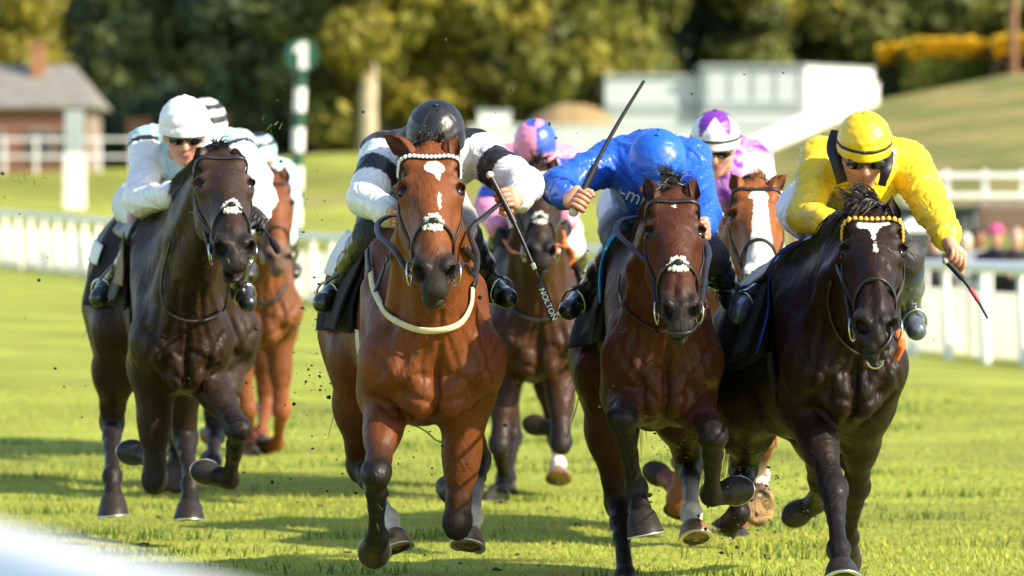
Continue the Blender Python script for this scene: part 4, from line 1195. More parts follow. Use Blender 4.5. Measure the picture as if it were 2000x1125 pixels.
    def hcoord(s, V):
        q = V - s.poll
        return q @ s.hu / s.hs, q @ s.hv / s.hs / s.hw, q @ s.hn / s.hs
    def markings(s, V, col):
        u, v, w = s.hcoord(V)
        m = (w > -.035) & (u > .0) & (u < .64)
        M = np.full(len(V), -.05)
        for k in s.marks:
            if k[0] == 'ell':
                _, u0, v0, ru, rv, c = k
                q = np.sqrt(((u - u0) / ru) ** 2 + ((v - v0) / rv) ** 2); dd = (1 - q) * min(ru, rv)
            else:
                _, pts, c = k
                pts = np.array(pts); cv = np.interp(u, pts[:, 0], pts[:, 1]); hw = np.interp(u, pts[:, 0], pts[:, 2])
                dd = hw - np.abs(v - cv)
                dd = np.minimum(dd, np.minimum(u - pts[0, 0], pts[-1, 0] - u) + .004)
            M = np.maximum(M, np.where(m, dd, -.05))
        s.M = np.clip(M, -.05, .05)
        if s.shade:                                   # lighter hair round the eyes, darker front of the face: the coat's own pattern
            for (u0, v0, ru, rv, c, st) in s.shade:
                a = st * np.exp(-((u - u0) / ru) ** 2 - ((np.abs(v) - v0) / rv) ** 2) * (w > -.06) * (u > -.02) * (u < .6)
                col = col * (1 - a[:, None]) + np.array(c) * a[:, None]
        return col
    def strand(s, B, roots, tips, w, bow, n=5):
        for r, t in zip(roots, tips):
            sd = nrm(np.cross(t - r, [random.gauss(0, .3), -1, random.gauss(0, .3)])); pts = []
            for i in range(n + 1):
                k = i / n; p = lerp(r, t, k) + bow * math.sin(math.pi * min(k * 1.1, 1)) * np.linalg.norm(t - r)
                ww = w * (1 - k * .9); pts += [p - sd * ww, p + sd * ww]
            B.add(pts, [(2 * i, 2 * i + 1, 2 * i + 3, 2 * i + 2) for i in range(n)], True)
    def hair(s):
        m = HM[s.hairmat]
        B = MB(); up = np.array([0, 0, 1.0])
        crestA, crestB = s.T(0, .40, .50), s.H(-.02, 0, .055)
        side = s.bx * (-1)
        for i in range(900 if s.near else 400):
            t = random.random() * .96; r = lerp(crestA, crestB, t) + s.bx * random.gauss(0, .010)
            q = s.f.cast(r + up * .25, r - up * .35)
            if q is None: continue
            ln = random.uniform(.08, .17); sd = side if random.random() < .8 else -side
            a = q + sd * (.05 + ln * .5) - up * ln * random.uniform(.5, .9) + s.by * ln * random.uniform(.3, 1.0)
            q2 = s.f.cast(a + sd * .3, a - sd * .2)
            tip = (q2 if q2 is not None else a) + sd * random.uniform(.004, .02)
            s.strand(B, [q - up * .008], [tip], .0032, up * .10 + sd * .04)
        B.build('mane', m, s.root)
        B = MB()
        nf, lf = s.forelock
        for g_ in range(max(5, nf // 16)):
            r0 = s.H(random.uniform(-.03, .02), random.gauss(0, .020), .06)
            dv = s.hn * random.uniform(.25, .6) - s.hu * random.uniform(.0, .55) + s.hv * random.gauss(s.locklean, .55)
            if random.random() < .4: dv = s.hu * random.uniform(.3, .8) + s.hn * .3 + s.hv * random.gauss(s.locklean * .5, .4)
            g_tip = nrm(dv) * lf * random.uniform(.65, 1.1); bw = s.hn * random.uniform(.2, .4) + s.hv * random.gauss(0, .15)
            for i in range(16):
                r = r0 + s.hv * random.gauss(0, .007) + s.hu * random.gauss(0, .008)
                q = s.f.cast(r + s.hn * .15, r - s.hn * .15)
                if q is None: continue
                s.strand(B, [q - s.hn * .006], [q + g_tip * random.uniform(.7, 1.05) + np.array([random.gauss(0, .009) for _ in range(3)])], .0022, bw, 7)
        B.build('forelock', m, s.root)
        B = MB(); tr = s.T(0, 1.60, .36)
        s.tailroot = tr
        for i in range(110):
            r = tr + s.bx * random.gauss(0, .018) + up * random.gauss(0, .02)
            ln = random.uniform(.45, .85)
            tip = r + s.by * ln * random.uniform(.35, .8) - up * ln * random.uniform(.45, .85) + s.bx * random.gauss(0, .07)
            s.strand(B, [r - s.by * .08], [tip], .009, up * .18, 7)
        B.build('tail', m, s.root)
    # ---- tack -----------------------------------------------------------------
    def lay(s, pts, off):
        q = np.asarray(pts, float); g = s.f.grad(q)
        return [p + n * off for p, n in zip(q, g)], list(g)
    def ring(s, u_of, a0, a1, n=34, maxr=.26, axw=-.03):
        out = []
        for i in range(n + 1):
            ph = lerp(a0, a1, i / n); u = u_of(ph)
            ax = s.H(u, 0, axw); o = s.hn * math.cos(ph) + s.hv * math.sin(ph)
            q = s.f.cast(ax + o * maxr * s.hs, ax, 120)
            if q is not None: out.append(q)
        return out
    def strap(s, name, pts, w, th, m, off=.003, parent=None):
        q, g = s.lay(pts, off)
        for _ in range(2):
            q = [q[0]] + [(q[i - 1] + q[i] * 2 + q[i + 1]) / 4 for i in range(1, len(q) - 1)] + [q[-1]]
        return MB().ribbon(q, g, w, th).build(name, m, parent or s.root)
    def hit(s, px, py, off=.0):
        a = P(px, py, s.d - 2.2); b = P(px, py, s.d + 2.6)
        q = s.f.cast(a, b, 420)
        return q
    def pxstrap(s, name, pix, w, th, m, off=.006, n=7, parent=None):
        """a strap lying on the coat along a line of the picture"""
        pl = catmull([np.array([x, y, 0.0]) for x, y in pix], n); out = []
        for p in pl:
            q = s.hit(p[0], p[1])
            if q is not None: out.append(q)
        return s.strap(name, out, w, th, m, off, parent)
    def bridle(s, brow='leather', fleece=True, noseband=True, ringsize=.036):
        le = HM['leather']
        fr = 1.42
        pts = s.ring(lambda p: .085 + .02 * math.cos(p), -fr, fr)
        bb = s.strap('browband', pts, .017, .006, le)
        q, g = s.lay(pts, .006)
        if brow in ('bead', 'gold'):
            acc = 0; last = q[0]; B = MB()
            for i in range(1, len(q)):
                seg = q[i] - q[i - 1]
                st = .0145 if brow == 'bead' else .019
                while acc + np.linalg.norm(q[i] - last) >= st:
                    last = last + nrm(q[i] - last) * st
                    if brow == 'bead': B.ball(last + g[i] * .003, .0078, 8, 6)
                    else: B.ball(last + g[i] * .002, (.0085, .006, .011), 8, 5)
            B.build('browband_bead' if brow == 'bead' else 'browband_stud', HM[brow], bb)
        s.strap('headpiece', s.ring(lambda p: -.005, -2.0, 2.0), .020, .005, le)
        for sx in (-1, 1):
            out = []
            for i in range(26):
                t = i / 25; u = lerp(.04, .475, t); w = lerp(.0, -.055, t)
                q = s.f.cast(s.H(u, sx * .2, w), s.H(u, 0, w), 100)
                if q is not None: out.append(q)
            s.strap('cheekpiece', out, .014, .004, le)
            out = []
            for i in range(22):
                t = i / 21; u = lerp(.07, .37, t); w = lerp(-.035, -.07, t) + .01
                q = s.f.cast(s.H(u, sx * .2, w), s.H(u, 0, w), 100)
                if q is not None: out.append(q)
            s.strap('noseband_strap', out, .010, .004, le, .004)
            c = s.H(.487, sx * .076, -.062)
            B = MB(); rr = ringsize * s.hs
            ax1 = nrm(s.hu + s.hv * sx * .15); ax2 = nrm(s.hn + s.hv * sx * .25)
            B.tube([c + (ax1 * math.cos(t) + ax2 * math.sin(t)) * rr for t in np.linspace(0, 2 * math.pi, 25)], .0042, 8, False)
            B.build('bit_ring', HM['steel'], s.root)
            setattr(s, 'bitL' if sx < 0 else 'bitR', c)
            MB().tube([s.H(.48, sx * .03, -.066), c], .007, 8).build('bit_mouthpiece', HM['steel'], s.root)
        if noseband:
            pts = s.ring(lambda p: .395 + .05 * (1 - math.cos(p)) * .5, -math.pi, math.pi, 48)
            nb = s.strap('noseband', pts, .015, .005, le, .004)
            p2 = s.ring(lambda p: .395 + .125 * (1 - math.cos(p)) * .5, -2.3, 2.3, 40)
            s.strap('grackle_strap', p2, .010, .005, le, .008)
            if fleece:
                B = MB(); c = s.f.cast(s.H(.395, 0, .2), s.H(.395, 0, 0))
                for k in range(110):
                    a = random.uniform(0, 2 * math.pi); rr = random.uniform(.42, 1.08)
                    off = s.hv * math.cos(a) * .034 * rr + s.hu * math.sin(a) * .030 * rr
                    q = s.f.cast(c + off + s.hn * .1, c + off - s.hn * .1)
                    if q is not None: B.ball(q + s.hn * random.uniform(.0, .005), random.uniform(.0045, .0080), 6, 4, jit=.6)
                B.build('fleece_pad', HM['fleece'], nb)
                MB().ball(c + s.hn * .012, (.017, .012, .010), 10, 6).build('noseband_crossing', le, nb)
    def rein(s, a, pts, w=.013, m=None, name='rein'):
        L = catmull([np.asarray(a, float)] + [np.asarray(p, float) for p in pts], 10)
        nr = [np.array([0, -.6, .8]) if abs(nrm(L[min(i + 1, len(L) - 1)] - L[max(i - 1, 0)])[2]) < .95 else np.array([0, -1, 0]) for i in range(len(L))]
        return MB().ribbon(L, nr, w, .004).build(name, m or HM['leather'], s.root)
    def torso_patch(s, name, y0, y1, p0, p1, off, m, flare=0.0, ny=20, nphi=44, wave=.006, th=.006, parent=None, zax=.12, nose=0.0):
        """a cloth laid over the back: from angle p0 (one side) over the spine to p1"""
        V = []; G = []
        for i in range(ny + 1):
            for j in range(nphi + 1):
                ph = lerp(p0, p1, j / nphi); 
                yy = lerp(y0 + nose * abs(ph), y1, i / ny)
                ax = s.T(0, yy, zax); o = s.bx * math.sin(ph) + s.bz * math.cos(ph)
                q = s.f.cast(ax + o * .62, ax, 90)
                if q is None: q = ax + o * .3
                low = max(0, abs(ph) - .9)
                o2 = off + flare * low ** 1.5 + wave * math.sin(yy * 31 + ph * 3) * (.3 + low) + wave * .6 * math.sin(ph * 9 + yy * 11)
                V.append(q + o * o2); G.append(o)
        V = np.array(V); G = np.array(G); n = nphi + 1
        for _ in range(3):
            A = V.reshape(ny + 1, n, 3); B = A.copy()
            B[1:-1] = (A[:-2] + A[2:] + 2 * A[1:-1]) / 4; A = B.copy(); B[:, 1:-1] = (A[:, :-2] + A[:, 2:] + 2 * A[:, 1:-1]) / 4
            V = B.reshape(-1, 3)
        N = len(V); V2 = np.concatenate([V + G * th, V - G * .001])
        F = []
        for i in range(ny):
            for j in range(nphi):
                a = i * n + j; F += [[a, a + n, a + n + 1, a + 1], [N + a, N + a + 1, N + a + n + 1, N + a + n]]
        for i in range(ny):
            for j in (0, nphi): a = i * n + j; q = [a, N + a, N + a + n, a + n]; F.append(q if j == 0 else q[::-1])
        for j in range(nphi):
            for i in (0, ny): a = i * n + j; q = [a, a + 1, N + a + 1, N + a]; F.append(q if i == 0 else q[::-1])
        return np_mesh(name, V2, np.array(F), m, parent or s.root)
horse_mats()
W_ = (.80, .78, .72)
BLK = (.011, .009, .008)
HORSES = {}
def mk(key, **k):
    base = dict(cut=1.15, ht=.82, rom=0.0, flare=1.0, rw=.80, yaw=5, pitch=0.0, wid=1.0, vox=.0100, near=True, hs=1.05, hw=1.0, roll=0.0, reach=.42, mouth=.0, marks=[], shade=[], socks=[], hairmat='mane',
                forelock=(60, .09), locklean=0.0, elbow=False, eardep=.05, muzcol=(.021, .017, .015), legfade=.45, facecol=None, ears=(None, None))
    base.update(k)
    if base['facecol'] is None: base['facecol'] = base['coat']
    HORSES[key] = Horse(**base); return HORSES[key]

D = mk('D', label='bright bay racehorse with white star and cream breast strap, front centre of the field',
    c=(850, 706), d=17.7, yaw=8, wid=.76, forelock=(60, .045), rom=.002, coat=(.130, .038, .010), facecol=(.15, .047, .013), dark=BLK, legcol=BLK, hs=1.06, hw=.98, reach=.45,
    pollpx=(836, 305), muzpx=(850, 556), ears=((740, 256), (897, 258)),
    marks=[('ell', .150, .012, .034, .034, W_), ('line', [(.15, .014, .022), (.185, .020, .012), (.215, .024, .003), (.22, .024, 0)], W_), ('line', [(.265, .022, .0), (.275, .022, .006), (.325, .022, .005), (.33, .022, 0)], W_)],
    legs=[('fore', -1, (735, 925), (736, 1052), (733, 1070), (-1, 1, 1)), ('fore', 1, (893, 1022), (888, 955), (872, 965), (-1, 1, 1)),
          ('hind', -1, (703, 905), (757, 1012), (780, 1085), (1, -1, -1)), ('hind', 1, (932, 895), (922, 1010), (912, 1080), (1, -1, -1))],
    socks=[(780, 1085), (912, 1080)])

A = mk('A', label='dark brown racehorse baring its teeth, ridden by the white-capped jockey at left',
    c=(360, 664), d=20.2, yaw=11, pitch=.03, wid=.50, rw=.74, rom=.008, flare=1.12, coat=(.025, .012, .006), facecol=(.036, .019, .011), dark=BLK, legcol=(.017, .013, .011), hs=1.08, hw=.98, reach=.45, mouth=.014, roll=.0,
    pollpx=(424, 315), muzpx=(462, 505), ears=((381, 283), (467, 288)), forelock=(30, .06), legs=[
    ('fore', -1, (302, 938), (290, 890), (262, 884), (-1, 1, 1, .5)), ('fore', 1, (466, 838), (447, 938), (402, 922), (-1, 1, 1, .55)),
    ('hind', -1, (218, 820), (219, 928), (222, 1018), (1, -1, -1)), ('hind', 1, (360, 850), (372, 945), (369, 1028), (1, -1, -1))],
    shade=[(.20, .085, .08, .03, (.10, .065, .04), .5), (.16, .0, .10, .05, (.016, .012, .010), .55)])
F_ = mk('F', label='dark bay racehorse with cyan wither pad and tiny forehead fleck, under the blue-clad jockey',
    c=(1298, 700), d=17.9, rw=.66, yaw=3.5, pitch=-.07, wid=.54, coat=(.062, .019, .008), facecol=(.062, .020, .009), rom=-.006, flare=1.06, dark=BLK, legcol=BLK, hs=1.04, hw=.90, reach=.45,
    pollpx=(1310, 392), muzpx=(1330, 630), ears=((1256, 338), (1360, 338)), forelock=(200, .085), legs=[
    ('fore', -1, (1215, 818), (1243, 955), (1264, 1058), (-1, 1, -1)), ('fore', 1, (1393, 852), (1390, 968), (1436, 958), (-1, 1, 1, .55)),
    ('hind', -1, (1207, 975), (1222, 1125), (1222, 1180), (1, -1, -1)), ('hind', 1, (1346, 905), (1350, 1000), (1361, 1064), (1, -1, -1))],
    marks=[('ell', .125, .0, .010, .008, W_)], socks=[(1361, 1064)])
H_ = mk('H', label='near-black racehorse with white star, stripe and yellow-studded browband, right end of the field',
    c=(1660, 708), d=17.8, rw=.74, yaw=9, pitch=-.15, wid=.58, coat=(.014, .007, .0045), facecol=(.017, .008, .005), dark=BLK, legcol=(.011, .009, .009), hs=1.03, hw=.99, rom=.005, flare=1.1, reach=.45,
    pollpx=(1702, 432), muzpx=(1712, 660), ears=((1652, 380), (1741, 374)), forelock=(420, .105), locklean=-.8, legs=[
    ('fore', -1, (1628, 957), (1638, 1072), (1647, 1145), (-1, -1, -1)), ('fore', 1, (1672, 950), (1656, 1052), (1652, 1090), (1, 1, 1)),
    ('hind', -1, (1455, 908), (1444, 1000), (1404, 1048), (1, -1, 1, .7)), ('hind', 1, (1604, 930), (1594, 984), (1558, 1002), (1, 1, 1, .5))],
    marks=[('line', [(.105, -.055, .0), (.115, -.02, .03), (.13, -.005, .036), (.15, .0, .018), (.18, .0, .008), (.235, .002, .004), (.25, .004, .008), (.275, .004, .007), (.28, .004, 0)], W_), ('ell', .115, .035, .012, .020, W_), ('ell', .125, -.03, .015, .025, W_)])
E_ = mk('E', label='dark brown racehorse with white-beaded browband and orange reins, behind the bright bay', near=False, vox=.012,
    c=(1050, 655), d=24.2, yaw=4, wid=.70, coat=(.046, .018, .008), facecol=(.028, .014, .009), dark=BLK, legcol=(.016, .012, .011), hs=1.0, reach=.45,
    pollpx=(1050, 338), muzpx=(1057, 508), ears=((1016, 318), (1088, 300)), forelock=(50, .07), legs=[
    ('fore', -1, (975, 870), (984, 938), (969, 978), (-1, 1, -1)), ('fore', 1, (1096, 866), (1082, 838), (1046, 830), (-1, 1, 1, .55)),
    ('hind', -1, (1000, 850), (992, 930), (985, 972), (1, -1, -1)), ('hind', 1, (1088, 850), (1090, 905), (1091, 945), (1, -1, -1))],
    socks=[(1091, 945)])
G_ = mk('G', label='light chestnut racehorse with broad white blaze, behind the dark bay and the near-black horse', near=False, vox=.011,
    c=(1440, 700), d=20.9, yaw=-3, wid=.70, coat=(.22, .072, .020), dark=(.22, .07, .02), legcol=(.20, .065, .02), hs=1.08, hw=.97, reach=.5, muzcol=(.30, .15, .10),
    pollpx=(1474, 374), muzpx=(1486, 566), ears=((1424, 333), (1541, 337)), hairmat='redhair', forelock=(50, .05), legs=[
    ('fore', -1, (1325, 978), (1312, 940), (1286, 926), (-1, 1, 1, .5)), ('fore', 1, (1492, 862), (1484, 930), (1483, 992), (-1, 1, -1)),
    ('hind', -1, (1345, 900), (1330, 965), (1322, 1010), (1, -1, -1)), ('hind', 1, (1478, 885), (1448, 1010), (1432, 1072), (1, -1, -1))],
    marks=[('line', [(.085, .0, .004), (.10, .004, .02), (.13, .010, .036), (.155, .006, .040), (.165, .012, .026), (.22, .012, .028), (.30, .010, .034), (.36, .012, .040), (.42, .008, .052), (.50, .006, .06), (.56, .0, .062), (.62, .0, .05)], W_), ('ell', .54, .0, .07, .062, (.72, .58, .50))],
    socks=[(1483, 992)])
C_ = mk('C', label='orange-chestnut racehorse under the light blue jockey, at the back of the field on the left', near=False, vox=.013,
    c=(510, 604), d=28.3, yaw=9, wid=.68, coat=(.155, .053, .019), dark=(.2, .06, .02), legcol=(.20, .06, .02), hs=1.02, reach=.5, muzcol=(.16, .10, .07),
    pollpx=(530, 352), muzpx=(545, 518), ears=((508, 318), (554, 316)), hairmat='redhair', forelock=(30, .06), legs=[
    ('fore', -1, (484, 800), (487, 858), (490, 902), (-1, 1, -1)), ('fore', 1, (550, 802), (541, 868), (512, 872), (-1, 1, 1, .6)),
    ('hind', -1, (425, 800), (414, 845), (398, 856), (1, -1, 1)), ('hind', 1, (520, 790), (510, 840), (505, 880), (1, -1, -1))],
    marks=[('ell', .15, -.03, .012, .010, W_)])
B_ = mk('B', label='dark racehorse almost hidden behind the dark brown horse on the left', near=False, vox=.014,
    c=(405, 650), d=24.5, yaw=9, wid=.80, coat=(.034, .02, .013), dark=BLK, legcol=(.016, .012, .011), hs=1.0, reach=.42,
    pollpx=(432, 345), muzpx=(440, 500), ears=(None, (436, 262)), forelock=(30, .06), legs=[
    ('fore', -1, (342, 830), (341, 885), (342, 932), (-1, 1, -1)), ('fore', 1, (440, 800), (430, 770), (425, 790), (-1, 1, 1)),
    ('hind', -1, (345, 860), (338, 925), (336, 975), (1, -1, -1)), ('hind', 1, (420, 840), (415, 900), (412, 905), (1, -1, 1))])
# ================================================================== JOCKEYS
JM = {}
def jockey_mats():
    JM['skin'] = mat('skin', (.50, .27, .18), rough=.5, spec=.4, var=.12, vscale=25, attr=True, bump=.15, bscale=160, bdist=.001)
    JM['silk'] = silk_mat('racing_silk', .38, .6, 6.5, .022)
    JM['capsilk'] = silk_mat('cap_silk', .40, .40, 8.0, .010)
    JM['breech'] = silk_mat('breeches_cloth', .62, .75, 11.0, .014)
    JM['boot'] = mat('boot_leather', (.012, .012, .013), rough=.22, spec=.6, var=.3, vscale=18, attr=True, bump=.35, bscale=24, bdist=.008, coat=.3)
    JM['dark'] = mat('dark_webbing', (.012, .012, .016), rough=.5, var=.2, vscale=30)
    JM['lens'] = mat('goggle_lens', (.006, .006, .007), rough=.06, spec=.9, var=0)
    JM['print'] = mat('white_lettering', (.80, .80, .78), rough=.6, var=.03)
    JM['navyprint'] = mat('blue_lettering', (.04, .11, .32), rough=.6, var=.03)
    JM['whip'] = mat('whip_black', (.012, .012, .013), rough=.42, var=.2, vscale=60, bump=.5, bscale=220, bdist=.001)
    JM['whipred'] = mat('whip_red', (.45, .03, .05), rough=.45, var=.1)
    JM['whipcream'] = mat('whip_cap', (.62, .56, .42), rough=.5, var=.1)
    JM['steel'] = mat('stirrup_steel', (.62, .62, .60), rough=.25, metal=1, var=.05)
jockey_mats()
def ridges(V, n=4, sc=.10, seed=0):
    """sparse, long, sharp creases with smooth cloth between"""
    r = np.random.default_rng(seed); out = np.zeros(len(V))
    for k in range(n):
        d = nrm(r.normal(size=3)) * math.pi / (sc * (.8 + .8 * r.random())); e = nrm(r.normal(size=3)) * 2 * math.pi / (sc * 3.2); m = nrm(r.normal(size=3)) * 2 * math.pi / (sc * 4.5)
        w = np.abs(np.sin(V @ d + .9 * np.sin(V @ e + r.random() * 6) + r.random() * 6))
        mask = sstep(-.25, .75, np.sin(V @ m + r.random() * 6))
        out += mask * (np.exp(-(w / .17) ** 2) * 1.3 + .45 * (np.sin(V @ e * 1.7 + r.random() * 6)))
    return out / n * 2
SKIN = np.array((.52, .28, .19)); LIP = np.array((.42, .16, .13)); HAIRC = np.array((.05, .03, .02))
class Jockey:
    def __init__(s, horse, **k):
        s.__dict__.update(k); s.h = horse; s.d = horse.d
        s.J = {}
        for n, v in s.kp.items(): s.J[n] = P(v[0], v[1], s.d + v[2])
        J = s.J
        dx = horse.bx
        J.setdefault('hipL', J['pelvis'] - dx * .09); J.setdefault('hipR', J['pelvis'] + dx * .09)
        s.loc = np.array([J['pelvis'][0], J['pelvis'][1], J['ankleL'][2] - .05])
        s.root = empty('person', s.loc, s.label, 'person', 'jockeys riding in the race')
        s.frame(); s.skin(); s.jacket(); s.legs(); s.cap()
        if s.goggles: s.gog()
    def frame(s):
        t = R_(s.tilt); y = R_(s.turn)
        f0 = np.array([math.sin(y), -math.cos(y), 0]); s.l = np.array([math.cos(y), math.sin(y), 0])
        s.c = np.array([0, 0, 1.0]) * math.cos(t) + f0 * math.sin(t); s.fd = f0 * math.cos(t) - np.array([0, 0, 1.0]) * math.sin(t)
        ro = R_(s.lean); c, l = s.c, s.l
        s.c = c * math.cos(ro) + l * math.sin(ro); s.l = l * math.cos(ro) - c * math.sin(ro)
        s.hc = s.J['head']
    def hp(s, l, f, c): return s.hc + s.l * l + s.fd * f + s.c * c
    def skin(s):
        J = s.J; F = Field(.0100 if s.near else .014); R = np.stack([s.l, s.fd, s.c], 0)
        sk = SKIN * s.skintone
        F.ell(s.hp(0, .0, -.01), (.078, .098, .10), R, .03, sk)
        F.ell(s.hp(0, .030, -.085), (.060, .068, .085), R, .03, sk)
        F.ell(s.hp(0, .055, -.148), (.030, .030, .026), R, .03, sk)                        # chin
        F.cone(s.hp(0, .097, -.055), s.hp(0, .118, -.092), .010, .0145, .012, sk * np.array((1.05, .9, .85)))
        for o in (-1, 1):
            F.ell(s.hp(o * .012, .108, -.094), (.009, .010, .008), R, .008, sk * .9)
            F.ell(s.hp(o * .040, .075, -.085), (.026, .022, .022), R, .02, sk * np.array((1.08, .88, .82)))
            F.ell(s.hp(o * .032, .092, -.045), (.016, .012, .010), R, .01, None, -1)
            F.ell(s.hp(o * .032, .082, -.046), (.0125, .0125, .0125), R, .004, np.array((.55, .5, .45)))
            F.cone(s.hp(o * .014, .098, -.032), s.hp(o * .05, .084, -.030), .008, .006, .008, sk * .5)
            F.ell(s.hp(o * .078, -.005, -.065), (.010, .022, .030), R, .01, sk)            # ears
        F.ell(s.hp(0, .096, -.118), (.024, .010, .0055), R, .005, LIP)
        F.ell(s.hp(0, .093, -.128), (.022, .010, .0065), R, .005, LIP)
        F.ell(s.hp(0, .108, -.1225), (.026, .010, .0018), R, .003, LIP * .3, -1, 1.5)
        F.cone(s.hp(0, -.01, -.09), J['neck'], .058, .062, .03, sk)
        # the trunk and limbs inside the clothes
        F.cone(J['neck'], J['pelvis'], .10, .12, .05, sk)
        for q in 'LR':
            F.cone(J['neck'], J['sh' + q], .055, .05, .04, sk)
            F.cone(J['sh' + q], J['el' + q], .042, .034, .03, sk); F.cone(J['el' + q], J['wr' + q], .034, .025, .03, sk)
            F.cone(J['hip' + q], J['kn' + q], .07, .045, .03, sk); F.cone(J['kn' + q], J['ankle' + q], .043, .03, .03, sk)
        gl = np.array((.015, .015, .017)) if s.gloves else sk
        hands = []
        for q in 'LR':
            W, Hc = J['wr' + q], J['hand' + q]; d = nrm(Hc - W)
            ax = s.axis.get(q); ax = nrm(P(ax[2], ax[3], Hc[1] + ax[4]) - P(ax[0], ax[1], Hc[1])) if ax is not None else np.array([.15 if q == 'L' else -.15, -.3, 1.0])
            ax = nrm(ax - d * (ax @ d) * .6); pal = nrm(np.cross(ax, d)); pal = pal if (pal @ s.l) * (1 if q == 'L' else -1) > 0 else -pal
            s.J['ax' + q] = ax
            F.cone(W, lerp(W, Hc, .55), .026, .030, .02, gl, flat=(pal, .75))
            bk = Hc - pal * .018 - d * .012
            F.cone(bk - ax * .026 - d * .02, bk + ax * .026 - d * .012, .021, .022, .02, gl)
            hands.append((Hc, d, ax, pal, gl, q))
        V, Q = F.mesh(); V = F.relax(V, Q, 1); C = F.colors(V, .006)
        s.F = F
        for Hc, d, ax, pal, gl, q in hands:
            B = MB()
            for i in range(4):
                o = (i - 1.5) * .0185; rr = [.0088, .0095, .0092, .0078][i] * 1.05; L = [.92, 1.0, .97, .82][i]
                base = Hc + ax * o
                pts = []
                for th in np.linspace(-145, 130 * L + 10 * i * .3, 9):
                    a = R_(th); pts.append(base + d * math.cos(a) * .0235 - pal * math.sin(-a) * -.0235 * -1)
                B.tube(pts, [rr * 1.1] + [rr] * 6 + [rr * .92, rr * .6], 9)
            th0 = Hc - pal * .012 - d * .03 + ax * .024
            B.tube([th0, Hc + ax * .043 - d * .012 + pal * .004, Hc + ax * .046 + d * .010 + pal * .018, Hc + ax * .036 + d * .024 + pal * .026], [.0145, .0125, .0108, .006], 9)
            bv = np.array(B.v); bq = [f for f in B.f if len(f) == 4]
            caps = [f for f in B.f if len(f) != 4]
            for f in caps:
                for i in range(1, len(f) - 2, 2): bq.append((f[0], f[i], f[i + 1], f[i + 2]))
            Q = np.concatenate([Q, np.array(bq) + len(V)]); V = np.concatenate([V, bv])
            cc = np.tile(gl, (len(bv), 1)) * (np.array((1, .92, .88)) if not s.gloves else 1); C = np.concatenate([C, cc])
        np_mesh('body', V, Q, JM['skin'], s.root, C)
    def armcol(s, V, C):
        J = s.J; C = C.copy()
        for q in 'LR':
            sh, el, wr = J['sh' + q], J['el' + q], J['wr' + q]; o = nrm(J['sh' + q] - J['sh' + ('R' if q == 'L' else 'L')])
            best = np.full(len(V), 9.0); tt = np.zeros(len(V))
            for a, b, t0 in ((sh, el, 0), (el, wr, .5)):
                ab = b - a; t = (V - a) @ ab / (ab @ ab); tc = np.clip(t, 0, 1); dd = np.linalg.norm(V - a - tc[:, None] * ab, axis=1)
                m = dd < best; best[m] = dd[m]; tt[m] = t0 + (np.maximum(t, -.3) if t0 == 0 else tc)[m] * .5
            L = np.linalg.norm(wr - el) + np.linalg.norm(el - sh)
            inarm = (best < .115) & ((V - sh) @ o > -.045) & (tt > -.06)
            for i, (t0, c) in enumerate(s.sleeve):
                t1 = s.sleeve[i + 1][0] if i + 1 < len(s.sleeve) else 9
                C[inarm & (tt >= (t0 if i else -9)) & (tt < t1)] = c
        return C
    def cloth(s, name, F, m, amp, sc, seed, colfn=None, tau=.008):
        V, Q = F.mesh(); V = F.relax(V, Q, 2); C = F.colors(V, tau)
        if colfn is not None: C = colfn(V, C)
        N = F.grad(V); V = V + N * (ridges(V, 5, sc, seed) * amp + ridges(V, 4, sc * .6, seed + 9) * amp * .45)[:, None]
        return np_mesh(name, V, Q, m, s.root, C)
    def jacket(s):
        J = s.J; F = Field(.0095 if s.near else .014); b = np.array(s.body)
        up = nrm(np.cross(J['shR'] - J['shL'], J['pelvis'] - J['neck'])); up = up if up[2] > 0 else -up
        mid = (J['shL'] + J['shR']) / 2
        F.cone(mid - up * .02, lerp(mid, J['pelvis'], .85), .135, .125, .08, b, flat=(up, .85))
        F.cone(J['shL'], J['shR'], .078, .078, .07, b)
        F.cone(J['neck'], mid, .070, .10, .05, b); F.cone(lerp(J['neck'], s.hp(0, -.03, -.07), s.collar), J['neck'], .070, .078, .03, b)
        F.cone(mid - up * .09, lerp(mid, J['pelvis'], .62) - up * .10, .115, .10, .06, b)
        for q in 'LR':
            sh, el, wr = J['sh' + q], J['el' + q], J['wr' + q]
            st = s.sleeve                                  # [(t, colour)] along the arm
            L1, L2 = np.linalg.norm(el - sh), np.linalg.norm(wr - el)
            ts = [x[0] for x in st] + [1.0]
            def at(t): return lerp(sh, el, t * 2) if t < .5 else lerp(el, wr, t * 2 - 1)
            rad = lambda t: np.interp(t, [0, .3, .5, .75, .95, 1], [.074, .066, .062, .056, .046, .036])
            for i, (t0, c) in enumerate(st):
                t1 = ts[i + 1]; cuts = sorted({t0, t1} | ({.5} if t0 < .5 < t1 else set()) | ({.92} if t0 < .92 < t1 else set()))
                for a, e in zip(cuts[:-1], cuts[1:]): F.cone(at(a), at(e * .94 if e == 1.0 else e), rad(a), rad(e), .03, np.array(c))
        s.JF = F
        o = s.cloth('jacket', F, JM['silk'], s.fold, .11, s.seed, lambda V, C: (s.jacketfn or (lambda a, b: b))(V, s.armcol(V, C)))
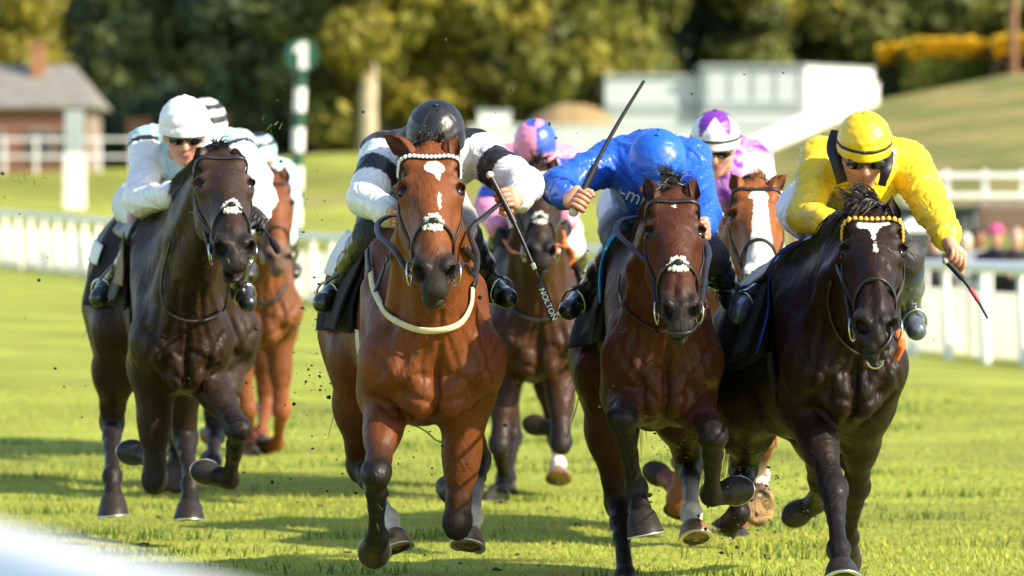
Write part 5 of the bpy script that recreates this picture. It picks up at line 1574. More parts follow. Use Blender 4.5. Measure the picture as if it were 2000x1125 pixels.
    def legs(s):
        J = s.J; F = Field(.011 if s.near else .015); w = np.array(s.breech)
        F.ell(J['pelvis'], (.130, .15, .125), s.h.Rb(), .06, w)
        F.cone(lerp(J['pelvis'], J['neck'], .22), J['pelvis'], .12, .13, .06, w)
        for q in 'LR':
            hp, kn, an = J['hip' + q], J['kn' + q], J['ankle' + q]
            F.cone(hp, lerp(hp, kn, .6), .095, .080, .05, w); F.cone(lerp(hp, kn, .6), kn, .083, .066, .04, np.array(s.knee if s.knee is not None else s.breech))
            F.cone(kn, lerp(kn, an, .18), .064, .056, .03, np.array(s.knee if s.knee is not None else s.breech))
        s.BF = F
        s.cloth('breeches', F, JM['breech'], .0055, .085, s.seed + 3)
        for q in 'LR':
            kn, an, to = J['kn' + q], J['ankle' + q], J['toe' + q]; B = Field(.010 if s.near else .014)
            t = np.array(s.boottop if s.boottop is not None else BLK); bl = np.array(s.bootcol)
            B.cone(lerp(kn, an, .06), lerp(kn, an, .22), .064, .062, .02, t)
            B.cone(lerp(kn, an, .22), lerp(kn, an, .5), .060, .056, .03, bl)
            B.cone(lerp(kn, an, .5), an, .056, .038, .03, bl)
            d = nrm(to - an); he = an - d * .035 - nrm(kn - an) * .035
            B.cone(an - nrm(kn - an) * .01, he, .036, .032, .02, bl)
            B.cone(he, to, .033, .031, .03, bl); B.cone(lerp(an, to, .2), to, .036, .030, .03, bl)
            V, Q = B.mesh(); V = B.relax(V, Q, 1); N = B.grad(V); V = V + N * (ridges(V, 4, .07, s.seed + 5) * .003)[:, None]
            bo = np_mesh('boot', V, Q, JM['boot'], s.root, B.colors(V, .004))
            # stirrup iron round the ball of the foot
            c = lerp(an, to, .62); lat = nrm(np.cross(d, [0, 0, 1.0])); u2 = np.cross(lat, d); u2 = u2 if u2[2] > 0 else -u2
            ring = [c + lat * math.sin(a) * .045 + u2 * (math.cos(a) * (.064 if math.cos(a) > 0 else .034) - .0) for a in np.linspace(-math.pi, math.pi, 25)]
            st = MB().tube(ring, .0055, 8, False)
            st.build('stirrup', JM['steel'], s.root)
            top = s.h.T((-1 if q == 'L' else 1) * .24, .72, .38)
            MB().ribbon([ring[12], lerp(ring[12], top, .5), top], [s.h.bx * (-1 if q == 'L' else 1)] * 3, .020, .004).build('stirrup_leather', HM['leather'], s.root)
    def cap(s):
        rx = s.capr; nt, nph = (40, 84) if s.near or s.capres else (28, 56); V = []; C = []
        def prof(t, ph):                                    # t: 0 at the crown, 1 at the lower edge
            th = t * R_(107); fr = max(0, math.cos(ph))
            r = 1.0 + .008 * math.cos(6 * ph) * math.sin(th) ** 2
            z = math.cos(th) * 1.06; q = math.sin(th) * r
            if t > .84: q *= 1 + (t - .84) * (.35 + s.peak * fr ** 2); z -= (t - .84) * (.15 + .5 * s.peak * fr ** 2)
            if abs(t - .84) < .02: q *= .985
            w = .008 * math.sin(ph * 14 + 3 * math.sin(th * 5 + s.seed)) * math.sin(th) ** 2 + .008 * math.sin(th * 19 + ph * 3 + s.seed)
            return s.hp(math.sin(ph) * rx * (q + w), math.cos(ph) * rx * 1.16 * (q + w) + .012, z * rx * 1.02 - .008)
        for sh in (0, 1):
            for i in range(nt + 1):
                for j in range(nph):
                    ph = 2 * math.pi * j / nph; p = prof(i / nt, ph)
                    if sh: p = lerp(p, s.hp(0, .012, -.01), .07)
                    V.append(p); C.append(s.capfn(i / nt * 107, math.degrees(ph) if ph < math.pi else math.degrees(ph) - 360))
        n1 = (nt + 1) * nph; F = []
        for sh in (0, 1):
            for i in range(nt):
                for j in range(nph):
                    q = [sh * n1 + i * nph + j, sh * n1 + (i + 1) * nph + j, sh * n1 + (i + 1) * nph + (j + 1) % nph, sh * n1 + i * nph + (j + 1) % nph]
                    F.append(q if sh else q[::-1])
        for j in range(nph): F.append([nt * nph + j, nt * nph + (j + 1) % nph, n1 + nt * nph + (j + 1) % nph, n1 + nt * nph + j])
        o = np_mesh('cap', np.array(V), np.array(F), JM['capsilk'], s.root, np.array(C))
        V = np.array(V)
        MB().ball(s.hp(0, .012, rx * 1.075 - .008), (.011, .011, .007), 10, 6).build('cap_button', s.buttonmat or JM['dark'], o)
        if s.band:
            pts = [prof(.83, ph) for ph in np.linspace(0, 2 * math.pi, 65)]
            MB().ribbon([lerp(p, s.hp(0, .012, 0), -.012) for p in pts], [nrm(p - s.hp(0, .012, p @ s.c * 0)) for p in pts], .011, .003).build('cap_band', JM['dark'], o)
    def gog(s):
        B = MB()
        for o in (-1, 1):
            B.ball(s.hp(o * .034, .104, -.056), (.036, .016, .024), 16, 10, np.stack([s.l, s.fd, s.c], 0).T)
        g = B.build('goggles', JM['lens'], s.root)
        pts = [s.hp(math.sin(a) * .084, math.cos(a) * .100 + .006, -.045) for a in np.linspace(R_(40), R_(320), 30)]
        MB().ribbon(pts, [nrm(p - s.hp(0, 0, -.045)) for p in pts], .022, .003).build('goggle_strap', JM['dark'], g)
def surf_text(txt, size, o, xd, yd, m, name, parent, warp=None, depth=.0015):
    """flat print: letters laid out along xd/yd from o"""
    cu = bpy.data.curves.new('tmp_text', 'FONT'); cu.body = txt; cu.size = size; cu.extrude = depth; cu.align_x = 'CENTER'; cu.align_y = 'CENTER'; cu.resolution_u = 4
    ob = bpy.data.objects.new('tmp_text', cu); COL.objects.link(ob)
    dg = bpy.context.evaluated_depsgraph_get(); me = bpy.data.meshes.new_from_object(ob.evaluated_get(dg))
    bpy.data.objects.remove(ob); bpy.data.curves.remove(cu)
    xd, yd = nrm(xd), nrm(yd); zd = np.cross(xd, yd)
    for v in me.vertices:
        q = np.asarray(o) + xd * v.co.x + yd * v.co.y + zd * v.co.z
        if warp is not None: q = warp(q, v.co.z)
        v.co = q
    me.materials.clear()
    return link_mesh(name, me, m, parent)
def whip(label, a, b, hand_t, bands, w0=.0075, flap=None, text=None):
    """a, b world ends (butt, tip)"""
    a, b = np.asarray(a), np.asarray(b); L = np.linalg.norm(b - a); d = nrm(b - a)
    root = empty('riding_whip', a, label, 'riding whip', 'riding whips carried by the jockeys')
    n = 12; B = MB()
    bend = np.cross(d, [0, 1.0, 0]) * .012
    pts = [lerp(a, b, t) + bend * math.sin(math.pi * t) for t in np.linspace(0, 1 if flap is None else 1 - flap, n)]
    B.tube(pts, [w0 * lerp(1, .62, i / (n - 1)) for i in range(n)], 10)
    B.build('shaft', JM['whip'], root)
    for k in range(16):
        t = .05 + k * .018; p = lerp(a, b, t) + bend * math.sin(math.pi * t)
    g = MB(); gp = [lerp(a, b, t) for t in np.linspace(0, .34, 18)]
    g.tube([p + bend * math.sin(math.pi * t) for p, t in zip(gp, np.linspace(0, .34, 18))], [w0 * (1.35 + .12 * (i % 2)) for i in range(18)], 10).build('grip', JM['whip'], root)
    MB().ball(a, w0 * 1.9, 10, 8).build('whip_cap', JM['whipcream'], root)
    for t0, t1, m in bands:
        MB().tube([lerp(a, b, t) + bend * math.sin(math.pi * t) for t in np.linspace(t0, t1, 5)], w0 * 1.05, 10).build('band', JM[m], root)
    if flap is not None:
        lat = nrm(np.cross(d, [0, 1.0, 0])); f0 = lerp(a, b, 1 - flap - .02) + bend * math.sin(math.pi * (1 - flap))
        ff = MB().ribbon([lerp(f0, b, t) for t in np.linspace(0, 1, 8)], [np.array([0, -1.0, 0])] * 8, [.014, .024, .029, .030, .030, .030, .030, .028], .005)
        fo = ff.build('flap', JM['whip'], root)
        if text: surf_text(text, .028, lerp(f0, b, .62) + np.array([0, -.0065, 0]), d, np.cross(np.array([0, -1.0, 0]), d), JM['print'], 'lettering', fo)
    return root
WH = (.80, .80, .80); WHB = (.74, .76, .78)
def plain(c): return lambda th, ph: c
J_ = {}
def jk(key, h, **k):
    base = dict(near=h.near, capres=False, collar=.95, tilt=20, turn=0, lean=0, gloves=False, skintone=np.array((1, 1, 1)), axis={}, body=WH, sleeve=[(0, WH)], fold=.011, seed=len(J_) * 17 + 1,
                jacketfn=None, breech=WH, knee=None, bootcol=BLK, boottop=None, capr=.104, capfn=plain(WH), peak=.0, band=False, goggles=False, buttonmat=None)
    base.update(k); J_[key] = Jockey(h, **base); return J_[key]
def kp(head, neck, shL, shR, elL, elR, wrL, wrR, handL, handR, pelvis, knL, knR, ankleL, ankleR, toeL, toeR):
    return dict(head=head, neck=neck, shL=shL, shR=shR, elL=elL, elR=elR, wrL=wrL, wrR=wrR, handL=handL, handR=handR, pelvis=pelvis, knL=knL, knR=knR, ankleL=ankleL, ankleR=ankleR, toeL=toeL, toeR=toeR)
PINK = (.80, .27, .42); BLUE = (.03, .09, .50); BLK2 = (.014, .014, .016)
# --- black cap, white sleeves with black armbands
jk('D', D, label='jockey in black satin cap and white sleeves with black armbands, on the bright bay horse',
   kp=kp((851, 250, .28), (848, 300, .50), (752, 300, .55), (924, 296, .55), (714, 388, .32), (1024, 362, .32), (764, 418, .10), (1010, 388, .05), (783, 424, .03), (985, 390, -.01),
         (815, 395, 1.15), (728, 458, .62), (905, 468, .62), (656, 570, .95), (962, 566, .95), (630, 592, .80), (992, 582, .80)),
   tilt=34, body=BLK2, sleeve=[(0, BLK2), (.045, (.74, .78, .78)), (.20, BLK2), (.34, (.78, .80, .78))], capfn=lambda th, ph: (.008, .008, .009) if abs(ph + 33) > 2 else (.05, .045, .04),
   axis={'R': (957, 340, 1083, 626, -.1), 'L': (775, 440, 790, 400, -.1)}, knee=BLK2, bootcol=(.020, .018, .010))
whip('black whip with ribbed grip and lettered flap, held by the black-capped jockey', P(957, 342, D.d - .03), P(1082, 625, D.d - .09), .2, [(.62, .66, 'whipcream')], flap=.26, text='NOLTON')
# --- all blue
jk('F', F_, label='jockey in royal blue satin silks and cap, whip raised, on the dark bay',
   kp=kp((1284, 306, .28), (1284, 350, .5), (1190, 316, .55), (1346, 314, .55), (1090, 366, .32), (1372, 415, .32), (1112, 386, .08), (1372, 445, .12), (1134, 392, .03), (1364, 450, .05),
         (1262, 405, 1.10), (1218, 482, .62), (1386, 500, .62), (1138, 584, .95), (1420, 565, .95), (1110, 606, .80), (1428, 590, .80)),
   tilt=36, body=(.010, .10, .56), sleeve=[(0, (.010, .10, .56))], fold=.012, capfn=plain((.010, .115, .60)), peak=.25, axis={'L': (1122, 412, 1257, 160, .1)}, knee=BLK2, bootcol=BLK2, buttonmat=mat('blue_button', (.01, .11, .55), rough=.4, var=0))
whip('long black whip raised up high by the blue-clad jockey', P(1120, 414, F_.d + .03), P(1258, 158, F_.d + .15), .2, [], w0=.0095)
# --- all yellow
def yj(V, C): return C
YEL = (.86, .60, .015)
jk('H', H_, label='jockey in yellow silks and yellow cap, arm stretched out, on the near-black horse',
   kp=kp((1688, 268, .28), (1680, 335, .50), (1604, 312, .55), (1772, 316, .55), (1572, 418, .35), (1826, 418, .28), (1626, 440, .15), (1854, 472, .10), (1648, 440, .10), (1864, 505, .06),
         (1612, 408, 1.08), (1630, 470, .50), (1768, 505, .62), (1464, 586, .90), (1778, 612, .90), (1442, 612, .76), (1790, 646, .80)),
   tilt=24, turn=0, body=YEL, sleeve=[(0, YEL)], fold=.011, capfn=plain((.87, .58, .012)), capr=.098, peak=.25, band=True, goggles=True, collar=.45, axis={'R': (1848, 512, 1928, 622, -.05)}, breech=WHB, knee=BLK2, bootcol=(.08, .10, .13), boottop=(.012, .02, .10), buttonmat=mat('yellow_button', (.86, .58, .02), rough=.4, var=0))
whip('short black whip with a red band pointing down from the yellow jockey', P(1848, 510, H_.d + .05), P(1929, 622, H_.d - .02), .2, [(.52, .72, 'whipred')])
_h = J_['H']
def scarf(pix, w):
    pts = catmull([P(x, y, _h.d + o) for x, y, o in pix], 6)
    pts = [p + np.array([0, 0, 0]) for p in pts]
    MB().ribbon(pts, [np.array([0, -1.0, .25])] * len(pts), [lerp(w * .75, w, math.sin(math.pi * min(1, i / 10))) for i in range(len(pts))], .005).build('neck_scarf', JM['dark'], _h.root)
scarf([(1634, 256, .34), (1629, 292, .30), (1636, 325, .28), (1645, 356, .30)], .055)
scarf([(1738, 296, .28), (1731, 330, .22), (1722, 362, .24)], .040)
# --- white cap
LB = (.36, .56, .60)
jk('A', A, label='jockey in plain white cap, white sleeves and light blue body with black seams, at left',
   kp=kp((360, 236, .30), (366, 300, .52), (292, 282, .58), (458, 292, .58), (276, 392, .36), (510, 385, .36), (345, 378, .08), (502, 420, .05), (368, 350, .02), (497, 432, .0),
         (305, 400, 1.08), (312, 446, .52), (444, 485, .62), (212, 556, .92), (468, 566, .90), (192, 582, .80), (484, 592, .80)),
   tilt=12, turn=6, body=LB, sleeve=[(0, LB), (.05, BLK2), (.085, (.78, .80, .84))], capfn=plain((.82, .82, .83)), peak=.12, collar=.5, goggles=True, gloves=True, axis={'R': (490, 425, 545, 492, -.1)}, breech=WHB, knee=(.20, .008, .035), bootcol=(.016, .018, .02), buttonmat=mat('white_button', (.8, .8, .8), rough=.5, var=0))
whip('thin black whip in the gloved right hand of the white-capped jockey', P(488, 424, A.d + .02), P(546, 494, A.d - .08), .2, [], w0=.0065, flap=.35)
# --- pink and blue quarters
def capE(th, ph):
    q = (ph > 4)
    if th < 24: q = not q
    if th > 98: q = abs(ph) > 55
    return BLUE if q else PINK
jk('E', E_, label='jockey in pink silks with blue armbands and a pink and blue quartered cap',
   kp=kp((1045, 272, .28), (1046, 320, .5), (988, 315, .55), (1106, 315, .55), (953, 408, .35), (1112, 405, .35), (974, 452, .10), (1106, 438, .10), (984, 466, .05), (1098, 450, .05),
         (1048, 400, 1.05), (988, 445, .62), (1114, 480, .62), (958, 520, .95), (1132, 540, .95), (948, 545, .80), (1140, 560, .80)),
   tilt=26, turn=0, body=PINK, sleeve=[(0, PINK), (.08, BLUE), (.15, PINK), (.36, BLUE), (.48, PINK)], capfn=capE, capr=.103, breech=WH, bootcol=BLK2, gloves=True)
# --- purple star cap
PUR = (.17, .022, .36); LIL = (.46, .20, .62)
def capG(th, ph):
    if th > 94: return WH
    k = abs(((ph + 36 + 180) % 72) - 36) / 36.0
    return PUR if th < 34 + 52 * (1 - k) ** 1.2 - 4 else WH
def jacG(V, C):
    n = np.sin(V @ np.array([41.0, 20, 60])) * np.sin(V @ np.array([-30.0, 35, 44]))
    m = (np.abs(C - np.array(LIL)).sum(1) < .2) & (n > .35)
    C = C.copy(); C[m] = PUR; return C
jk('G', G_, label='jockey in white cap with purple star, lilac body and white sleeves',
   kp=kp((1397, 262, .28), (1410, 325, .5), (1350, 308, .55), (1470, 312, .55), (1340, 395, .35), (1500, 392, .35), (1402, 440, .10), (1472, 435, .10), (1420, 455, .05), (1462, 446, .05),
         (1412, 398, 1.0), (1370, 470, .62), (1500, 480, .62), (1340, 550, .95), (1515, 560, .95), (1335, 575, .80), (1520, 585, .80)),
   tilt=14, turn=-3, body=LIL, sleeve=[(0, LIL), (.10, WH)], capfn=capG, capres=True, capr=.103, peak=.1, collar=.5, band=True, goggles=True, jacketfn=jacG, breech=WH, bootcol=BLK2)
# --- hooped caps
def capB(th, ph):
    return (.02, .02, .024) if (38 < th < 55 or 72 < th < 88) else WH
jk('B', B_, label='jockey in a white cap with black hoops, mostly hidden behind the white-capped jockey',
   kp=kp((402, 232, .28), (405, 285, .5), (345, 290, .55), (466, 285, .55), (340, 370, .35), (505, 350, .35), (380, 410, .10), (470, 400, .10), (392, 425, .05), (455, 410, .05),
         (402, 390, 1.0), (345, 440, .62), (470, 440, .62), (330, 520, .95), (480, 520, .95), (325, 540, .80), (485, 540, .80)),
   tilt=10, body=WH, sleeve=[(0, WH), (.06, BLK2), (.12, WH), (.2, BLK2), (.27, WH)], capfn=capB, capr=.104, breech=WH)
def capC(th, ph):
    return (.012, .016, .03) if (th < 26 or 48 < th < 64 or 92 < th < 98) else (.42, .68, .76)
jk('C', C_, label='jockey in pale blue silks and pale blue cap with black hoops, at back left',
   kp=kp((507, 292, .28), (510, 335, .5), (472, 338, .55), (552, 338, .55), (460, 395, .35), (566, 400, .35), (492, 425, .10), (548, 425, .10), (500, 432, .05), (540, 432, .05),
         (508, 395, 1.0), (470, 450, .62), (556, 460, .62), (455, 520, .95), (570, 520, .95), (448, 535, .80), (575, 535, .80)),
   tilt=16, body=(.42, .66, .74), sleeve=[(0, (.42, .66, .74))], capfn=capC, capr=.098, peak=.1, breech=WH)
# ================================================================== TACK
CL = lambda h, **k: h.torso_patch('saddle_cloth', k.pop('y0', .50), k.pop('y1', 1.10), k.pop('p0', -1.66), k.pop('p1', 1.66), k.pop('off', .012), HM[k.pop('m', 'cloth')], k.pop('flare', .02), **k)
def saddle(h, m='leather', flap=1.45):
    h.torso_patch('saddle', .56, .98, -.52, .52, .045, HM['leather'], 0, 10, 16, .001, .02)
    for sx in (-1, 1):
        a, b = sorted((sx * .45, sx * flap))
        h.torso_patch('saddle_flap', .54, .86, a, b, .036, HM[m], .06, 10, 14, .002, .007)
def chinstrap_reins(h, jL, jR, viaL, viaR, m='leather', w=.017):
    for bit, hand, via in ((h.bitL, jL, viaL), (h.bitR, jR, viaR)):
        if via is None: pts = [lerp(bit, hand, .5) - np.array([0, 0, .03]), hand]
        else: pts = [P(x, y, lerp(bit[1], hand[1], (i + 1) / (len(via) + 1)) + o) for i, (x, y, o) in enumerate(via)] + [hand]
        h.rein(bit, pts, w, HM[m])
# bright bay
D.bridle('bead'); CL(D, y0=.52, y1=1.14); saddle(D, 'cloth', 1.6)
D.torso_patch('white_panel', .98, 1.20, -.95, -.45, .030, HM['white'], 0, 8, 10, .001, .003)
D.torso_patch('girth', .42, .52, 1.6, 2 * math.pi - 1.6, .008, HM['cream'], 0, 5, 40, .001, .004)
D.pxstrap('breast_strap', [(727, 530), (736, 575), (765, 618), (815, 641), (860, 642), (895, 630), (914, 598), (918, 560)], .025, .005, HM['cream'], .010)
D.pxstrap('breast_strap_buckle_end', [(724, 490), (724, 510), (727, 536)], .024, .006, HM['leather'], .012)
D.pxstrap('neck_strap', [(765, 500), (752, 540), (737, 575)], .020, .005, HM['leather'], .012)
D.pxstrap('breast_strap_side', [(918, 560), (925, 540), (916, 500), (900, 480)], .022, .005, HM['leather'], .012)
chinstrap_reins(D, J_['D'].J['handL'], J_['D'].J['handR'], [(770, 488, 0), (742, 462, .0), (738, 438, .05), (758, 424, 0)], [(905, 515, .0), (925, 540, .1), (932, 500, .1), (918, 450, .05), (950, 420, 0)], w=.022)
# dark bay under the blue rider
F_.bridle(); CL(F_, y0=.50, y1=1.1, m='cloth'); saddle(F_, 'greycloth', 1.5)
F_.torso_patch('wither_pad', .40, .62, -1.0, -.35, .035, HM['cyan'], 0, 8, 10, .003, .008)
F_.torso_patch('wither_pad', .40, .62, .35, 1.1, .035, HM['cyan'], 0, 8, 10, .003, .008)
F_.torso_patch('number_patch', .95, 1.12, -.9, -.55, .030, HM['white'], 0, 5, 6, .001, .003)
F_.torso_patch('number_patch', .58, .66, 1.32, 1.46, .075, HM['white'], 0, 3, 4, .001, .003)
F_.torso_patch('girth', .42, .52, 1.6, 2 * math.pi - 1.6, .008, HM['greycloth'], 0, 5, 40, .001, .004)
F_.pxstrap('neck_strap', [(1216, 540), (1215, 575), (1228, 605), (1262, 632), (1310, 648), (1345, 646), (1366, 620), (1372, 585)], .014, .005, HM['leather'], .010)
chinstrap_reins(F_, P(1268, 428, F_.d), J_['F'].J['handR'], [(1272, 528, 0), (1238, 488, .02), (1206, 455, .05), (1212, 432, .05), (1245, 424, .02)], [(1378, 530, 0), (1384, 490, 0)], w=.022)
# near-black
H_.bridle('gold', fleece=False); CL(H_, y0=.50, y1=1.1); saddle(H_, 'cloth', 1.55)
H_.torso_patch('number_patch', 1.02, 1.14, -1.62, -1.40, .055, HM['white'], 0, 5, 6, .001, .003)
H_.torso_patch('cloth_binding', .485, .515, -1.6, 1.6, .022, HM['blue_edge'], .05, 3, 40, .001, .004)
H_.torso_patch('girth', .42, .52, 1.6, 2 * math.pi - 1.6, .008, HM['cloth'], 0, 5, 40, .001, .004)
chinstrap_reins(H_, J_['H'].J['handL'], P(1752, 500, H_.d - .1), [(1650, 560, 0), (1637, 520, 0), (1640, 470, 0)], None, 'leather', .018)
H_.pxstrap('slack_rein', [(1628, 545), (1622, 590), (1640, 650), (1668, 684), (1700, 690), (1728, 672), (1742, 640)], .012, .005, HM['leather'], .012)
MB().tube([H_.H(.53, .0, -.13) + H_.hv * .026 * math.cos(a) * H_.hs + np.array([0, 0, -.02 + .026 * math.sin(a)]) for a in np.linspace(0, 2 * math.pi, 21)], .004, 8, False).build('ring_bit', HM['steel'], H_.root)
H_.rein(H_.bitR, [H_.bitR + np.array([.01, -.01, -.05]), H_.bitR + np.array([-.01, 0, -.10])], .03, HM['orange'], 'bit_guard')
# dark brown at left
A.bridle(); CL(A, y0=.52, y1=1.12); saddle(A, 'greycloth', 1.45)
A.torso_patch('wither_pad', .44, .70, -1.15, -.55, .050, HM['tan'], 0, 8, 10, .003, .008)
A.torso_patch('number_patch', 1.05, 1.18, -1.0, -.72, .032, HM['white'], 0, 5, 6, .001, .003)
A.torso_patch('girth', .42, .52, 1.6, 2 * math.pi - 1.6, .008, HM['cloth'], 0, 5, 40, .001, .004)
A.pxstrap('slack_rein', [(338, 470), (322, 540), (323, 590), (345, 618), (385, 625), (425, 612), (446, 580), (449, 520), (445, 505)], .013, .005, HM['leather'], .012)
aj = J_['A'].J
chinstrap_reins(A, P(360, 412, A.d - .15), aj['handR'], [(394, 428, 0), (372, 414, 0)], [(487, 448, 0), (494, 438, 0)])
A.rein(P(370, 352, A.d - .10), [P(352, 400, A.d + .05), P(333, 456, A.d + .2)], .024, HM['brown_leather'], 'rubber_rein')
A.rein(P(368, 352, A.d - .12), [P(340, 378, A.d - .1), P(343, 402, A.d - .12), P(362, 412, A.d - .15)], .015, HM['leather'], 'rein')
MB().box(A.H(.585, 0, -.062), (.05, .022, .012), 0, .003).build('teeth', HM['teeth'], A.root)
# behind
E_.bridle('bead'); CL(E_); saddle(E_)
E_.pxstrap('neck_strap', [(1000, 598), (1018, 615), (1045, 624), (1075, 620), (1100, 602)], .022, .006, HM['leather'], .012)
ej = J_['E'].J
chinstrap_reins(E_, ej['handL'], ej['handR'], None, [(1086, 478, 0), (1104, 482, .1), (1100, 462, 0)], 'orange', .026)
E_.rein(P(1092, 470, E_.d + .3), [P(1112, 492, E_.d + .5), P(1112, 530, E_.d + .6), P(1108, 560, E_.d + .6)], .045, HM['orange'], 'rein_end')
G_.bridle(fleece=False); CL(G_); saddle(G_)
gj = J_['G'].J
chinstrap_reins(G_, gj['handL'], gj['handR'], [(1418, 540, 0), (1414, 490, .1), (1420, 462, .05)], None, 'brown_leather')
C_.bridle(fleece=False); CL(C_); saddle(C_)
cj = J_['C'].J; chinstrap_reins(C_, cj['handL'], cj['handR'], None, None)
C_.pxstrap('breast_strap', [(505, 585), (520, 592), (540, 582), (555, 556)], .03, .006, HM['leather'], .012)
B_.bridle(fleece=False); CL(B_); saddle(B_)
bj = J_['B'].J; chinstrap_reins(B_, bj['handL'], bj['handR'], None, None)
# print on the clothes
def printed(j, F, pix, txt, size, m, name, dx=(1, 0), off=.010):
    """letters lying on the cloth where the picture shows them"""
    c = P(pix[0], pix[1], j.d)
    a = math.atan2(-dx[1], dx[0]); xd = np.array([math.cos(a), 0, math.sin(a)]); yd = np.array([-math.sin(a), 0, math.cos(a)])
    def warp(q, z):
        r = q - _cam; q0 = _cam + r * ((j.d - 1.2) / r[1]); q1 = _cam + r * ((j.d + 1.9) / r[1])
        h = F.cast(q0, q1, 400)
        if h is None: h = _cam + r * ((c[1] + .3) / r[1])
        return h + nrm(_cam - h) * (off + z)
    h = F.cast(_cam + (c - _cam) * .93, _cam + (c - _cam) * 1.1, 400)
    k = (h[1] / c[1]) if h is not None else 1.0
    return surf_text(txt, size * k, c, xd, yd, m, name, j.root, warp)
printed(J_['F'], J_['F'].JF, (1243, 386), '-mir', .07, JM['print'], 'lettering', (.86, .38))
printed(J_['H'], J_['H'].BF, (1572, 436), 'TV LONDON', .026, JM['navyprint'], 'lettering', (.80, .60))
# ================================================================== GRASS AND FLYING TURF
def build_grass():
    r = np.random.default_rng(3)
    def band(n, y0, y1, hmin, hmax, wid):
        y = y0 + (y1 - y0) * r.random(n); x = (r.random(n) * 2 - 1) * (y * .104 + .5)
        cl = np.sin(x * 5.1 + 1.7 * np.sin(y * 2.3)) * np.sin(y * 3.7 + 2 * np.sin(x * 1.9)) + .6 * np.sin(x * 1.3 + y * .9)
        h = (hmin + (hmax - hmin) * r.random(n)) * (1 + .35 * np.clip(cl, -.6, 1.2))
        a = r.random(n) * 2 * np.pi; lean = .25 + .55 * r.random(n)
        z = ground_z(x, y) - .004
        b = np.stack([x, y, z], 1); sd = np.stack([np.cos(a), np.sin(a), 0 * a], 1) * (wid * (.6 + .8 * r.random(n)))[:, None]
        ln = np.stack([-np.sin(a), np.cos(a), 0 * a], 1) * (h * lean)[:, None]; up = np.stack([0 * h, 0 * h, h], 1)
        V = np.stack([b - sd, b + sd, b + sd * .7 + ln * .35 + up * .6, b - sd * .7 + ln * .35 + up * .6, b + ln + up * .95, b + ln + up * .95 + sd * .12], 1).reshape(-1, 3)
        i = np.arange(n)[:, None] * 6
        F = np.concatenate([i + np.array([[0, 1, 2, 3]]), i + np.array([[3, 2, 5, 4]])])
        col = np.array((.335, .375, .055)) * (.82 + .36 * r.random((n, 1))) * np.where(r.random((n, 1)) < .12, np.array([[1.35, 1.05, .9]]), 1.0)
        col *= (1 + .16 * np.clip(cl, -1, 1))[:, None]
        return V, F, np.repeat(col, 6, 0)
    Vs, Fs, Cs = [], [], []; o = 0
    for a in ((42000, 14.8, 19.5, .010, .026, .0021), (36000, 19.5, 27, .011, .026, .003), (17000, 27, 40, .013, .03, .0045)):
        V, F, C = band(*a); Vs.append(V); Fs.append(F + o); Cs.append(C); o += len(V)
    g = np_mesh('grass', np.concatenate(Vs), np.concatenate(Fs), mat('grass_blades', (1, 1, 1), rough=.55, spec=.25, var=.1, vscale=2, attr=True, translucent=.3), None, np.concatenate(Cs), smooth=False)
    tag(g, 'short mown turf grass of the racecourse', 'grass', None, 'stuff')
    # longer tufts
    V, F, C = [], [], []; o = 0
    for k in range(95):
        y = 15 + 22 * r.random(); x = (r.random() * 2 - 1) * (y * .1); n = 60; s = .07 + .10 * r.random()
        c = ground_z(x, y)
        px = x + r.normal(size=n) * s * 1.7; py = y + r.normal(size=n) * s * .7; h = .026 + .03 * r.random(n); a = r.random(n) * 6.28
        b = np.stack([px, py, np.full(n, c) - .003], 1); sd = np.stack([np.cos(a), np.sin(a), 0 * a], 1) * .003; tip = b + np.stack([-np.sin(a) * h * .6, np.cos(a) * h * .6, h], 1)
        m = lerp(b, tip, .55) + np.array([0, 0, .006])
        V.append(np.stack([b - sd, b + sd, m + sd * .7, m - sd * .7, tip - sd * .1, tip + sd * .1], 1).reshape(-1, 3))
        i = np.arange(n)[:, None] * 6 + o; F.append(i + np.array([[0, 1, 2, 3]])); F.append(i + np.array([[3, 2, 5, 4]])); o += 6 * n
        C.append(np.repeat(np.array((.07, .15, .016)) * (.7 + .5 * r.random((n, 1))), 6, 0))
    g = np_mesh('grass_tufts', np.concatenate(V), np.concatenate(F), bpy.data.materials['grass_blades'], None, np.concatenate(C), smooth=False)
    tag(g, 'darker longer tufts of grass in the turf', 'grass', None, 'stuff')
build_grass()
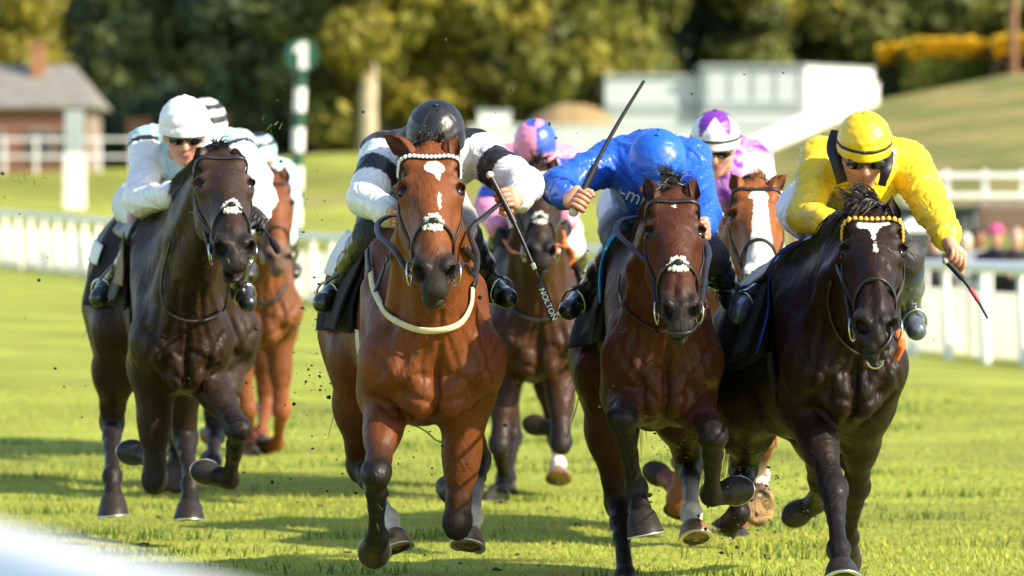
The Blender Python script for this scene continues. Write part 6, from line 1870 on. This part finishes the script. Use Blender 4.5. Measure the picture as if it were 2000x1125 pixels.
def clods():
    r = random.Random(9); B = MB()
    spots = []
    for cx, cy, sx, sy, n, d in ((640, 760, 70, 130, 130, 19.5), (500, 800, 90, 110, 70, 21), (1180, 560, 420, 220, 70, 18.5), (1500, 960, 60, 80, 60, 18.6), (800, 900, 90, 80, 60, 18.8), (560, 640, 60, 90, 22, 22), (830, 900, 60, 60, 26, 19), (1470, 1040, 60, 55, 90, 18.5), (1230, 900, 80, 90, 30, 18.5), (250, 760, 80, 90, 18, 21), (1010, 250, 240, 100, 40, 18.5), (620, 330, 120, 120, 30, 20), (60, 480, 60, 180, 16, 19.5), (1290, 850, 40, 60, 20, 18.5), (950, 800, 60, 80, 25, 23)):
        for i in range(n): spots.append((r.gauss(cx, sx), r.gauss(cy, sy), d + r.uniform(-1.2, 1.2)))
    for px, py, d in spots:
        p = P(px, py, d)
        if p[2] < .02: continue
        s = r.choice((.0015, .002, .002, .003, .003, .005)) * r.uniform(.7, 1.4)
        B.ball(p, (s * r.uniform(.8, 1.8), s, s * r.uniform(.6, 1.3)), 6, 4, jit=.6)
    for k in range(80):
        y = r.uniform(15.5, 27); x = r.uniform(-.1, .1) * y; s = r.uniform(.005, .016)
        B.ball(np.array((x, y, gz(x, y) + s * .3)), (s * r.uniform(1, 2.2), s, s * .55), 7, 5, jit=.7)
    o = B.build('flying_soil', mat('soil', (.035, .026, .016), rough=.9, var=.3, vscale=30)); tag(o, 'crumbs of soil thrown up by the hooves', 'soil', None, 'stuff')
    B = MB()
    for px, py, d, n, s in ((1310, 880, 18.3, 16, .03), (1490, 1000, 18.2, 26, .03), (975, 975, 24, 14, .05), (40, 353, 20, 14, .03), (1030, 900, 22, 4, .03), (910, 990, 18.5, 8, .03), (1100, 770, 22, 10, .04), (525, 240, 20, 6, .02), (730, 985, 17, 3, .03), (1470, 900, 18, 8, .03)):
        c = P(px, py, d)
        for i in range(n):
            a = c + np.array([r.gauss(0, s), r.gauss(0, s), r.gauss(0, s * .7)]); v = np.array([r.gauss(0, 1), r.gauss(0, 1), r.gauss(0, 1)]); v = nrm(v) * r.uniform(.012, .035)
            if a[2] < .03: continue
            t = nrm(np.cross(v, [.3, 1, .2])) * .0016
            B.add([a - t, a + t, a + v + t * .3, a + v - t * .3], [(0, 1, 2, 3)], False)
    o = B.build('flying_grass', mat('cut_grass', (.11, .19, .02), rough=.6, var=.3, vscale=30)); tag(o, 'blades of torn grass in the air around the hooves', 'grass', None, 'stuff')
clods()
